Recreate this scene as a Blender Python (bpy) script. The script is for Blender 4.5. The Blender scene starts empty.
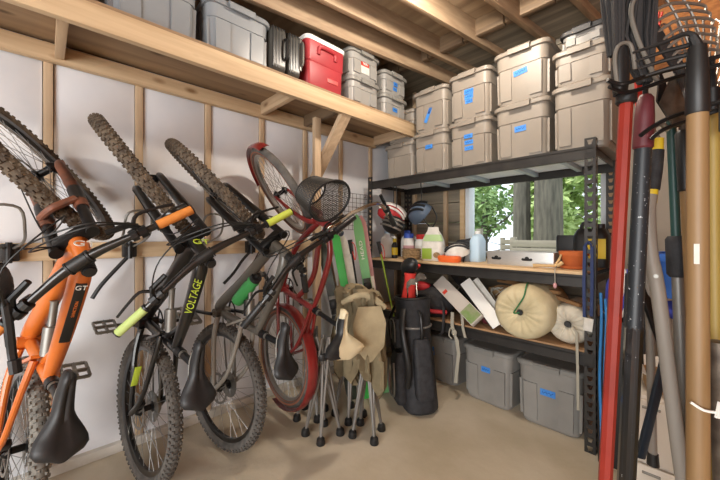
import bpy, bmesh, math, random
from mathutils import Vector, Matrix, noise
random.seed(7)
PI = math.pi
scene = bpy.context.scene
COL = scene.collection
V = Vector

# ------------------------------------------------------------------ helpers
def lin(c):
    if isinstance(c, str):
        c = c.lstrip('#'); c = [int(c[i:i+2], 16)/255 for i in (0, 2, 4)]
    return tuple((x/12.92 if x <= .04045 else ((x+.055)/1.055)**2.4) for x in c[:3]) + (1.0,)

class B:
    """collects geometry for ONE mesh object; M transforms what is added, org is subtracted at the end"""
    def __init__(s, org=(0, 0, 0)):
        s.bm = bmesh.new(); s.M = Matrix.Identity(4); s.org = V(org)
    def v(s, p): return s.bm.verts.new(s.M @ V(p))
    def f(s, vs):
        try: return s.bm.faces.new(vs)
        except ValueError: return None
    def poly(s, pts): return s.f([s.v(p) for p in pts])
    def loft(s, rings, cap0=True, cap1=True, closed=True):
        R = [[s.v(p) for p in r] for r in rings]; n = len(R[0])
        for a, b in zip(R, R[1:]):
            for i in range(n if closed else n-1):
                j = (i+1) % n; s.f([a[i], a[j], b[j], b[i]])
        if cap0: s.f(R[0][::-1])
        if cap1: s.f(R[-1])
    def box(s, c, size, rot=None, bev=0.0, seg=2):
        t = bmesh.new(); bmesh.ops.create_cube(t, size=1)
        bmesh.ops.scale(t, vec=V(size), verts=t.verts)
        if bev > 0: bmesh.ops.bevel(t, geom=t.edges[:], offset=bev, segments=seg, affect='EDGES', profile=.5)
        m = Matrix.Translation(V(c))
        if rot is not None: m = m @ (rot.to_4x4() if not isinstance(rot, tuple) else Matrix.Rotation(rot[2], 4, 'Z') @ Matrix.Rotation(rot[1], 4, 'Y') @ Matrix.Rotation(rot[0], 4, 'X'))
        s.add(t, m)
    def add(s, t, m=None):
        m = s.M @ (m if m is not None else Matrix.Identity(4)); mp = {}
        for w in t.verts: mp[w] = s.bm.verts.new(m @ w.co)
        for fc in t.faces: s.f([mp[w] for w in fc.verts])
        t.free()
    def span(s, lo, hi, bev=0.0):
        lo = V(lo); hi = V(hi); s.box((lo+hi)/2, hi-lo, bev=bev)
    def beam(s, p0, p1, w, h, up=(0, 0, 1), bev=0.0):
        p0 = V(p0); p1 = V(p1); d = (p1-p0); L = d.length; d.normalize()
        y = V(up).cross(d)
        if y.length < 1e-4: y = V((0, 1, 0)).cross(d)
        y.normalize(); z = d.cross(y)
        s.box((p0+p1)/2, (L, w, h), rot=Matrix((d, y, z)).transposed(), bev=bev)
    def tube(s, pts, r, n=8, caps=True, smooth=0, closed=False, flat=1.0):
        pts = [V(p) for p in pts]
        if smooth: pts, r = catmull(pts, r, smooth, closed)
        N = len(pts); rs = r if isinstance(r, (list, tuple)) else [r]*N
        rings = []; prev = None
        for i, p in enumerate(pts):
            if closed: t = pts[(i+1) % N]-pts[i-1]
            else: t = pts[min(i+1, N-1)]-pts[max(i-1, 0)]
            if t.length < 1e-9: t = V((0, 0, 1))
            t.normalize()
            if prev is None:
                a = V((0, 0, 1)) if abs(t.z) < .9 else V((1, 0, 0))
                x = a.cross(t).normalized()
            else:
                x = prev - t*prev.dot(t)
                x = x.normalized() if x.length > 1e-6 else V((1, 0, 0)).cross(t).normalized()
            prev = x; y = t.cross(x)
            rings.append([p+x*(math.cos(2*PI*k/n)*rs[i])+y*(math.sin(2*PI*k/n)*rs[i]*flat) for k in range(n)])
        if closed:
            rings.append(rings[0]); s.loft(rings, False, False)
        else: s.loft(rings, caps, caps)
    def lathe(s, prof, n=24, c=(0, 0, 0), axis='Z', cap0=True, cap1=True, sx=1, sy=1):
        c = V(c); rings = []
        for r, h in prof:
            ring = []
            for k in range(n):
                a = 2*PI*k/n; x = r*math.cos(a)*sx; y = r*math.sin(a)*sy
                q = {'Z': (x, y, h), 'Y': (y, h, x), 'X': (h, x, y)}[axis]
                ring.append(c+V(q))
            rings.append(ring)
        s.loft(rings, cap0, cap1)
    def ell(s, c, r, nu=14, nv=9, rot=None, fn=None):
        c = V(c); rings = []
        for i in range(nv+1):
            th = PI*i/nv; th = min(max(th, .04), PI-.04); ring = []
            for k in range(nu):
                a = 2*PI*k/nu
                p = V((r[0]*math.sin(th)*math.cos(a), r[1]*math.sin(th)*math.sin(a), -r[2]*math.cos(th)))
                if fn: p = fn(p)
                if rot is not None: p = rot @ p
                ring.append(c+p)
            rings.append(ring)
        s.loft(rings)
    def prism(s, poly, h0, h1, m=None):
        """poly in local XY extruded in Z, placed by m"""
        m = m or Matrix.Identity(4)
        s.loft([[m @ V((p[0], p[1], h0)) for p in poly], [m @ V((p[0], p[1], h1)) for p in poly]])

def catmull(pts, r, k, closed=False):
    N = len(pts); out = []; ro = []
    rr = r if isinstance(r, (list, tuple)) else None
    rng = range(N) if closed else range(N-1)
    for i in rng:
        if closed: p0, p1, p2, p3 = pts[i-1], pts[i], pts[(i+1) % N], pts[(i+2) % N]
        else: p0, p1, p2, p3 = pts[max(i-1, 0)], pts[i], pts[i+1], pts[min(i+2, N-1)]
        for j in range(k):
            t = j/k; t2 = t*t; t3 = t2*t
            out.append(.5*((2*p1)+(p2-p0)*t+(2*p0-5*p1+4*p2-p3)*t2+(3*p1-p0-3*p2+p3)*t3))
            if rr: ro.append(rr[i]*(1-t)+rr[(i+1) % N]*t)
    if not closed:
        out.append(pts[-1].copy())
        if rr: ro.append(rr[-1])
    return out, (ro if rr else r)

def rrect(w, d, r, z, n=4, cx=0, cy=0):
    pts = []
    for qx, qy, a0 in ((1, 1, 0), (-1, 1, PI/2), (-1, -1, PI), (1, -1, 1.5*PI)):
        for i in range(n+1):
            a = a0+PI/2*i/n
            pts.append((cx+qx*(w/2-r)+r*math.cos(a), cy+qy*(d/2-r)+r*math.sin(a), z))
    return pts

def obj(name, b, mat, parent=None, loc=(0, 0, 0), rot=None, sharp=35, smooth=True):
    bm = b.bm
    if b.org.length > 0:
        for w in bm.verts: w.co -= b.org
    bmesh.ops.recalc_face_normals(bm, faces=bm.faces[:])
    me = bpy.data.meshes.new(name); bm.to_mesh(me); bm.free()
    if smooth:
        for p in me.polygons: p.use_smooth = True
        me.set_sharp_from_angle(angle=math.radians(sharp))
    for m in (mat if isinstance(mat, (list, tuple)) else [mat]): me.materials.append(m)
    o = bpy.data.objects.new(name, me); COL.objects.link(o)
    o.parent = parent; o.location = loc
    if rot is not None: o.rotation_euler = rot
    return o

def tag(o, label, cat, group=None, kind=None):
    o['label'] = label; o['category'] = cat
    if group: o['group'] = group
    if kind: o['kind'] = kind
    return o

def thing(name, label, cat, loc=(0, 0, 0), rot=(0, 0, 0), group=None):
    o = bpy.data.objects.new(name, None); COL.objects.link(o)
    o.empty_display_size = .1; o.location = loc; o.rotation_euler = rot
    return tag(o, label, cat, group)

def struct(name, b, mat, **k):
    o = obj(name, b, mat, **k); o['kind'] = 'structure'; return o

def dup(root, loc, rot, label, group=None):
    def cp(o, par):
        c = o.copy(); COL.objects.link(c); c.parent = par
        for ch in [x for x in bpy.data.objects if x.parent == o]: cp(ch, c)
        return c
    r = cp(root, None); r.location = loc; r.rotation_euler = rot; r['label'] = label
    if group: r['group'] = group
    return r

def text(name, s, size, mat, parent, m, ext=.0006, shear=0, sx=1.0):
    cu = bpy.data.curves.new(name, 'FONT'); cu.body = s; cu.size = size; cu.extrude = ext
    cu.align_x = 'CENTER'; cu.align_y = 'CENTER'; cu.shear = shear
    t = bpy.data.objects.new(name, cu); COL.objects.link(t)
    dg = bpy.context.evaluated_depsgraph_get(); dg.update()
    me = bpy.data.meshes.new_from_object(t.evaluated_get(dg)); bpy.data.objects.remove(t)
    me.transform(m @ Matrix.Diagonal((sx, 1, 1, 1))); me.materials.clear(); me.materials.append(mat)
    o = bpy.data.objects.new(name, me); COL.objects.link(o); o.parent = parent
    return o

def frame_m(o, x, z):
    """matrix with local X along x and local Z (text front) along z"""
    x = V(x).normalized(); z = V(z); z = (z-x*z.dot(x)).normalized(); y = z.cross(x)
    m = Matrix((x, y, z)).transposed().to_4x4(); m.translation = V(o); return m

# ------------------------------------------------------------------ materials
def newmat(name):
    m = bpy.data.materials.new(name); m.use_nodes = True
    nt = m.node_tree; return m, nt, nt.nodes['Principled BSDF']

def mat(name, c, rough=.5, metal=0.0, c2=None, scale=8, bump=0.0, bscale=60, stretch=None, lo=.35, hi=.65, alpha=None, trans=0, coat=0):
    m, nt, p = newmat(name); N = nt.nodes; L = nt.links
    p.inputs['Base Color'].default_value = lin(c); p.inputs['Roughness'].default_value = rough; p.inputs['Metallic'].default_value = metal
    if trans: p.inputs['Transmission Weight'].default_value = trans
    if coat: p.inputs['Coat Weight'].default_value = coat
    if alpha is not None: p.inputs['Alpha'].default_value = alpha
    if c2 or bump:
        tc = N.new('ShaderNodeTexCoord'); mp = N.new('ShaderNodeMapping'); L.new(tc.outputs['Object'], mp.inputs[0])
        if stretch: mp.inputs['Scale'].default_value = stretch
    if c2:
        n = N.new('ShaderNodeTexNoise'); n.inputs['Scale'].default_value = scale; n.inputs['Detail'].default_value = 6
        L.new(mp.outputs[0], n.inputs['Vector'])
        r = N.new('ShaderNodeValToRGB'); r.color_ramp.elements[0].position = lo; r.color_ramp.elements[1].position = hi
        r.color_ramp.elements[0].color = lin(c); r.color_ramp.elements[1].color = lin(c2)
        L.new(n.outputs['Fac'], r.inputs[0]); L.new(r.outputs[0], p.inputs['Base Color'])
    if bump:
        n2 = N.new('ShaderNodeTexNoise'); n2.inputs['Scale'].default_value = bscale; n2.inputs['Detail'].default_value = 4
        L.new(mp.outputs[0], n2.inputs['Vector'])
        bp = N.new('ShaderNodeBump'); bp.inputs['Strength'].default_value = bump; bp.inputs['Distance'].default_value = .01
        L.new(n2.outputs['Fac'], bp.inputs['Height']); L.new(bp.outputs[0], p.inputs['Normal'])
    return m

def wood(name, c1, c2, axis='Y', knots=True, scale=1.0, rough=.7, c3='#5a3d25'):
    m, nt, p = newmat(name); N = nt.nodes; L = nt.links
    tc = N.new('ShaderNodeTexCoord'); mp = N.new('ShaderNodeMapping'); L.new(tc.outputs['Object'], mp.inputs[0])
    s = [26*scale]*3; s['XYZ'.index(axis)] = 1.6*scale; mp.inputs['Scale'].default_value = s
    n = N.new('ShaderNodeTexNoise'); n.inputs['Scale'].default_value = 1.0; n.inputs['Detail'].default_value = 8; n.inputs['Distortion'].default_value = .6
    L.new(mp.outputs[0], n.inputs['Vector'])
    r = N.new('ShaderNodeValToRGB'); e = r.color_ramp.elements
    e[0].position = .3; e[1].position = .7; e[0].color = lin(c1); e[1].color = lin(c2)
    L.new(n.outputs['Fac'], r.inputs[0]); out = r.outputs[0]
    if knots:
        mp2 = N.new('ShaderNodeMapping'); L.new(tc.outputs['Object'], mp2.inputs[0])
        s2 = [9.0]*3; s2['XYZ'.index(axis)] = 4.0; mp2.inputs['Scale'].default_value = s2
        vo = N.new('ShaderNodeTexVoronoi'); vo.inputs['Scale'].default_value = .8; L.new(mp2.outputs[0], vo.inputs['Vector'])
        rr = N.new('ShaderNodeValToRGB'); rr.color_ramp.elements[0].position = .05; rr.color_ramp.elements[1].position = .16
        rr.color_ramp.elements[0].color = (1, 1, 1, 1); rr.color_ramp.elements[1].color = (0, 0, 0, 1)
        L.new(vo.outputs['Distance'], rr.inputs[0])
        mx = N.new('ShaderNodeMix'); mx.data_type = 'RGBA'; L.new(rr.outputs[0], mx.inputs['Factor'])
        L.new(out, mx.inputs['A']); mx.inputs['B'].default_value = lin(c3); out = mx.outputs['Result']
    L.new(out, p.inputs['Base Color']); p.inputs['Roughness'].default_value = rough
    bp = N.new('ShaderNodeBump'); bp.inputs['Strength'].default_value = .15; bp.inputs['Distance'].default_value = .004
    L.new(n.outputs['Fac'], bp.inputs['Height']); L.new(bp.outputs[0], p.inputs['Normal'])
    return m

M = {}
M['pine'] = wood('pine', '#bb9e7c', '#d6bd99', 'Y', c3='#8a6846')
M['pine_z'] = wood('pine_upright', '#b0967a', '#d0b797', 'Z', c3='#8a6846')
M['pine_x'] = wood('pine_cross', '#ae9274', '#ccb190', 'X', c3='#7a5a3c')
M['joist'] = wood('joist_wood', '#947a60', '#b39a7c', 'Y', knots=False)
M['ply'] = wood('plywood', '#7d644c', '#a88c6c', 'Y', knots=True, scale=.35, c3='#5e4832')
M['deckply'] = wood('roof_plywood', '#8a735b', '#b59d7f', 'X', knots=True, scale=.4, c3='#7d553a')
M['rough_board'] = wood('weathered_board', '#5f574b', '#988c78', 'X', knots=False, scale=.5)
M['block'] = wood('rough_blocking', '#5b4a39', '#8c7459', 'X', knots=False, scale=.6)
M['foam'] = mat('insulation_panel', '#e6e7ea', .6, c2='#d6d9df', scale=2.2, bump=.05, bscale=15)
M['osb'] = mat('strand_board', '#b0713a', .75, c2='#8c5428', scale=22, stretch=(1, 1, 2.5))
M['beige'] = mat('beige_panel', '#b9ad9d', .8, c2='#a89b8a', scale=3)
M['floor'] = mat('concrete_floor', '#c9bda9', .8, c2='#b5a891', scale=2.6, bump=.12, bscale=35)
M['curb'] = mat('concrete_curb', '#cfcbc3', .85, c2='#b9b3a8', scale=7, bump=.2, bscale=40)
M['vinyl'] = mat('window_vinyl', '#d7dde2', .4)
M['glass'] = mat('window_glass', '#ffffff', .0, trans=1.0); M['glass'].node_tree.nodes['Principled BSDF'].inputs['IOR'].default_value = 1.01
M['tote'] = mat('taupe_plastic', '#8d8479', .45, c2='#847b70', scale=3)
M['tote_lid'] = mat('taupe_lid_plastic', '#857c71', .45)
M['tote_grey'] = mat('grey_plastic', '#8b8883', .45, c2='#7d7a76', scale=4)
M['tote_grey_lid'] = mat('grey_lid_plastic', '#7f7d79', .45)
M['tote_silver'] = mat('silver_plastic', '#8f9397', .36, c2='#868a8e', scale=4)
M['tote_silver_lid'] = mat('silver_lid_plastic', '#84888c', .36)
M['tote_small'] = mat('small_grey_plastic', '#96938e', .42); M['tote_small_lid'] = mat('small_grey_lid_plastic', '#88857f', .42)
M['darklid'] = mat('charcoal_plastic', '#262627', .5)
M['tape'] = mat('blue_tape', '#3c86d6', .6, c2='#2f74c4', scale=30)
M['ink'] = mat('ink', '#123a78', .7)
M['white'] = mat('white_plastic', '#e4e2dd', .5)
M['paper'] = mat('white_paper', '#dcd9d2', .7, c2='#c9c6bd', scale=20)
M['red'] = mat('cooler_red', '#a8343a', .45, c2='#9a2d33', scale=5)
M['redlabel'] = mat('red_sticker', '#c0392b', .5)
M['black'] = mat('black_plastic', '#1a1a1b', .45)
M['blackm'] = mat('black_metal', '#17181a', .38, metal=.3)
M['rackm'] = mat('rack_steel', '#363330', .42, metal=.3, c2='#2a2827', scale=10)
M['rubber'] = mat('tyre_rubber', '#4a4744', .85, c2='#5f5b56', scale=25)
M['rubber_brown'] = mat('dusty_tyre_rubber', '#463c33', .9, c2='#6a5d4e', scale=30)
M['rubber_grey'] = mat('dusty_grey_tyre_rubber', '#5a5854', .9, c2='#85827b', scale=30)
M['side'] = mat('tan_sidewall', '#8d5a44', .8)
M['alu'] = mat('brushed_metal', '#b0b0ae', .32, metal=1.0)
M['dull'] = mat('dull_metal', '#8a8883', .45, metal=.8)
M['spoke'] = mat('spoke_steel', '#8f8f8f', .4, metal=.8)
M['orange'] = mat('orange_paint', '#d8752c', .38, c2='#c86826', scale=6, coat=.4)
M['frameblack'] = mat('black_paint', '#131314', .28, coat=.4)
M['lime'] = mat('lime_paint', '#c6e04a', .45)
M['limegrip'] = mat('pale_lime_rubber', '#b4c87a', .7)
M['limegrip2'] = mat('lime_rubber', '#b8c64a', .65)
M['orgrip'] = mat('orange_rubber', '#d98a3e', .7, c2='#cc7b32', scale=40)
M['greypaint'] = mat('grey_paint', '#5b5750', .4, c2='#4e4a44', scale=5, coat=.2)
M['greylight'] = mat('pale_grey_paint', '#8d8981', .45)
M['cruiser'] = mat('metallic_red_paint', '#841f1f', .32, c2='#741a1a', scale=4, coat=.6)
M['chrome'] = mat('chrome', '#c9c7c3', .15, metal=1.0)
M['cream'] = mat('cream_vinyl', '#d6c9a8', .45)
M['saddle'] = mat('saddle_vinyl', '#1c1c1e', .5)
M['cable'] = mat('cable_rubber', '#141414', .5)
M['khaki'] = mat('khaki_canvas', '#a8997a', .9, c2='#94866a', scale=12, bump=.25, bscale=250)
M['greytube'] = mat('grey_tube', '#7d7a76', .45, metal=.4)
M['sack'] = mat('cream_cloth', '#c9bb98', .85, c2='#b9aa86', scale=9, bump=.2, bscale=120)
M['sack2'] = mat('pale_cloth', '#cdc5b4', .85, c2='#b9b1a0', scale=9, bump=.2, bscale=120)
M['nylon'] = mat('black_nylon', '#1c1c1f', .7, c2='#2c2c30', scale=30, bump=.2, bscale=200)
M['rednylon'] = mat('red_nylon', '#b3242c', .6)
M['redcover'] = mat('red_knit', '#d0342c', .75)
M['skigreen'] = mat('bright_green', '#36b04a', .4); M['skipale'] = mat('pale_green', '#6fae74', .4)
M['skiblack'] = mat('ski_black', '#20241f', .4, c2='#3a4638', scale=12); M['pinkish'] = mat('pale_pink', '#c9979a', .5)
M['lightwood'] = wood('bench_board', '#c7a57a', '#dcc19a', 'X', knots=False, scale=.6)
M['lowboard'] = wood('shelf_board', '#8d6a4a', '#a9835d', 'X', knots=False, scale=.6)
M['steel'] = mat('stainless_steel', '#d6d6d3', .42, metal=.85, c2='#c6c6c3', scale=30, stretch=(1, 1, 30))
M['terracotta'] = mat('terracotta', '#c0642f', .8, c2='#b05828', scale=10)
M['bone'] = mat('dry_driftwood', '#c9a878', .8)
M['yellow'] = mat('yellow_label', '#d9bb2c', .5)
M['blue'] = mat('blue_plastic', '#2a62b8', .45); M['navy'] = mat('navy_webbing', '#22335f', .7); M['bluecap'] = mat('blue_cap', '#3557b8', .5)
M['paleblue'] = mat('pale_blue_plastic', '#b9d2e4', .5)
M['green'] = mat('green_plastic', '#3f9a52', .5); M['mint'] = mat('mint_plastic', '#4d8f66', .5); M['grassgreen'] = mat('grass_green', '#8aa632', .55)
M['wicker'] = mat('wicker', '#a1855f', .8, c2='#7e6646', scale=60)
M['helmblue'] = mat('slate_blue', '#56667a', .45)
M['basketm'] = mat('basket_wire', '#3a3733', .5, metal=.4)
M['redtool'] = mat('red_lacquer', '#8c281d', .4, c2='#7e2218', scale=10)
M['maroon'] = mat('maroon_plastic', '#5c242b', .5)
M['flecked'] = mat('paint_flecked_black', '#20252a', .45, c2='#c8ccd0', scale=130, lo=.665, hi=.70)
M['fibre'] = mat('grey_fibreglass', '#8b847c', .45); M['teal'] = mat('dark_teal_paint', '#22433f', .45)
M['handle'] = wood('ash_handle', '#755a39', '#937550', 'Z', knots=False, scale=.9, rough=.5)
M['handle_y'] = wood('yellowed_handle', '#8d7636', '#a98f4c', 'Z', knots=False, scale=.9, rough=.5)
M['rust'] = mat('worn_steel', '#6f655a', .5, metal=.6, c2='#4a4039', scale=20)
M['rakem'] = mat('spring_steel', '#8e8982', .4, metal=.7)
M['bristle'] = mat('broom_bristle', '#232224', .8, c2='#3a3838', scale=60, stretch=(40, 40, 1))
M['rimgrey'] = mat('grey_binding', '#6b655d', .6)
M['cabinet'] = mat('white_cabinet', '#cfc8bd', .5); M['stripeblue'] = mat('striped_cloth', '#3a46a8', .7)
M['card'] = mat('cardboard', '#b08d63', .85)
M['strap'] = mat('grey_webbing', '#9a9587', .8)
M['bluehose'] = mat('blue_hose', '#2f7ab8', .5); M['greencord'] = mat('green_cord', '#1f6b3a', .6)
M['trunk'] = mat('tree_bark', '#4f4b41', .95, c2='#6d675a', scale=6, stretch=(3, 3, .4), bump=.6, bscale=12)
M['leaf'] = mat('leaf_green', '#9bb56a', .6, c2='#c3d48c', scale=1.5); M['leaf2'] = mat('deep_leaf_green', '#6a8a55', .6, c2='#97b070', scale=1.5)
M['fencew'] = wood('fence_board', '#7d7565', '#938a78', 'X', knots=False)
M['grass'] = mat('lawn', '#8d9472', .9, c2='#a8a888', scale=4)
M['brown'] = mat('brown_stick', '#86623e', .8); M['rope'] = mat('pale_rope', '#a8a294', .85)

# ------------------------------------------------------------------ room shell
# x=0 left wall, y runs into the garage, z up
b = B(); b.span((-.3, -3.2, -.1), (4.6, 3.1, 0)); struct('floor', b, M['floor'])
b = B(); b.span((-.16, -3.2, 0), (-.05, 3.1, 3.06)); struct('wall_left', b, M['block'])
b = B()      # white insulation panels between the studs
ys = [.017+.403*k for k in range(-8, 8)]
for a, c in zip(ys, ys[1:]): b.span((-.05, a+.022, .05), (-.014, min(c-.022, 2.97), 2.6), bev=.003)
struct('wall_left_panel', b, M['foam'])
for y in ys:
    if y > 2.95: continue
    b = B(org=(0, y, 0)); b.span((-.06, y-.019, .05), (0, y+.019, 2.9), bev=.002); struct('trim_stud', b, M['pine_z'], loc=(0, y, 0))
b = B(); b.span((-.05, -3.2, 0), (.022, 3.0, .055), bev=.006); struct('baseboard_left', b, M['curb'])
# rear wall with window opening
WX0, WX1, WZ0, WZ1 = .77, 1.88, 1.09, 1.98; RY = 2.98
b = B()
def boards(b, x0, x1, z0, z1, y, pitch=.2):
    z = z0
    while z < z1-.01:
        b.span((x0, y+random.uniform(0, .006), z), (x1, y+.12, min(z+pitch-.006, z1)), bev=.003); z += pitch
boards(b, -.05, WX0, 0, 2.95, RY); boards(b, WX0, WX1, 0, WZ0-.02, RY); boards(b, WX0, WX1, WZ1+.02, 2.95, RY); boards(b, WX1, 1.95, 0, 2.95, RY)
struct('wall_rear', b, M['rough_board'])
b = B(); b.span((1.95, RY, 0), (4.6, RY+.12, 2.95)); struct('wall_rear_board', b, M['osb'])
b = B(); b.span((1.96, RY-.02, .3), (2.34, RY-.001, 2.35), bev=.003); struct('trim_rear_panel', b, M['beige'])
for x in (.55, .16): b = B(); b.span((x-.02, RY-.035, 0), (x+.02, RY, 2.9), bev=.002); struct('trim_rear_stud', b, M['pine_z'])
b = B(); b.span((WX0-.055, RY-.03, WZ0-.03), (WX0-.012, RY+.02, WZ1+.06)); b.span((WX1+.012, RY-.03, WZ0-.03), (WX1+.05, RY+.02, WZ1+.06)); b.span((WX0-.055, RY-.06, WZ0-.06), (WX1+.05, RY+.02, WZ0-.022), bev=.004)
struct('trim_window', b, M['lightwood'])
b = B()
for x in (WX0-.01, WX1-.035): b.span((x, RY-.01, WZ0-.02), (x+.045, RY+.1, WZ1+.02), bev=.006)
for z in (WZ0-.02, WZ1-.02): b.span((WX0-.01, RY-.012, z), (WX1+.01, RY+.1, z+.042), bev=.006)
win = struct('window_1', b, M['vinyl'])
b = B(); b.span((WX0+.03, RY+.05, WZ0+.02), (WX1-.03, RY+.056, WZ1-.02)); obj('pane', b, M['glass'], win)
b = B(); b.span((4.5, -3.3, 0), (4.6, 3.1, 3.06)); struct('wall_right', b, M['osb'])
b = B(); b.span((-.16, -3.3, 0), (1.3, -3.2, 3.06)); b.span((1.3, -3.3, 2.4), (4.5, -3.2, 3.06)); struct('wall_back', b, M['beige'])
# ceiling deck + joists (joists skewed a few degrees to the left wall)
b = B(); b.span((-.3, -3.2, 2.945), (4.7, 3.2, 3.06)); struct('ceiling', b, M['deckply'])
jd = V((.131, .992, 0)).normalized()
for xj in (-.48+.0, .02, .49, .68, 1.0, 1.33, 1.66, 1.98, 2.31, 2.64, 3.0, 3.4, 3.8, 4.2):
    p = V((xj, 1.45, 2.872)); a = p-jd*4.4; c = p+jd*((2.97-1.45)/jd.y)
    if xj < .1: continue
    hj = .225 if xj == .49 else .165; p.z = a.z = c.z = 2.945-hj/2
    o = V((xj, 1.45, 2.8)); b = B(org=o); b.beam(a, c, .038, hj, bev=.002); struct('trim_joist', b, M['joist'], loc=o)
b = B()
for xa in range(14): x = .05+.33*xa; b.span((x, 2.42, 2.815), (x+.32, 2.47, 2.944), bev=.002)
struct('trim_blocking', b, M['block'])
b = B(); b.span((0, 2.47, 2.84), (4.5, 2.97, 2.944)); struct('trim_soffit', b, M['rough_board'])
b = B(); b.box((1.5, 1.93, 2.85), (.29, .13, .09), bev=.003); struct('trim_lamp_block', b, M['pine_x'])
# lamp holder and bulb
lm = thing('ceiling_lamp', 'bare round bulb in a white holder fixed between ceiling joists', 'lamp', (1.46, 1.58, 2.945))
b = B(); b.lathe([(.055, -.0), (.055, -.02), (.03, -.045), (.022, -.06)], 20); obj('lamp_holder', b, M['white'], lm)
mb, nt, p = newmat('lamp_glow'); p.inputs['Emission Color'].default_value = (1, .86, .68, 1); p.inputs['Emission Strength'].default_value = 30
b = B(); b.ell((0, 0, -.1), (.034, .034, .045), 16, 10); obj('bulb', b, mb, lm)

# ------------------------------------------------------------------ wooden wall shelf
sh = thing('wall_shelf', 'long pine shelf high along the white insulated wall', 'shelf', (0, 1.0, 2.167))
def shp(name, fn, m):
    b = B(org=(0, 1.0, 2.167)); fn(b); return obj(name, b, m, sh)
shp('ledger', lambda b: b.span((.001, -2.2, 2.167), (.039, 2.47, 2.257), bev=.002), M['pine'])
shp('fascia', lambda b: b.span((.5, -2.2, 2.167), (.538, 2.49, 2.274), bev=.002), M['pine'])
shp('shelf_board', lambda b: b.span((.001, -2.2, 2.275), (.535, 2.49, 2.29)), M['ply'])
for y in (-1.1, -.44, .06, 1.21, 2.45): shp('joist', lambda b: b.span((.04, y-.019, 2.186), (.5, y+.019, 2.274), bev=.002), M['pine_x'])
shp('joist', lambda b: b.span((.04, 1.60-.019, 2.186), (.5, 1.60+.019, 2.274), bev=.002), M['block'])
shp('post', lambda b: b.span((.25, 1.52, 0), (.288, 1.578, 2.186), bev=.002) , M['pine_z'])
shp('brace', lambda b: b.beam((.51, 1.64, 2.18), (.0, 1.64, 1.60), .038, .089, up=(0, 1, 0)), M['pine_z'])
b = B(org=(0, .6, 1.133)); b.span((.0005, -2.2, 1.133), (.038, 2.0, 1.225), bev=.003)
tag(obj('rail_board', b, M['pine'], loc=(0, .6, 1.133)), 'horizontal pine rail board across the white wall behind the bikes', 'board')

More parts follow.
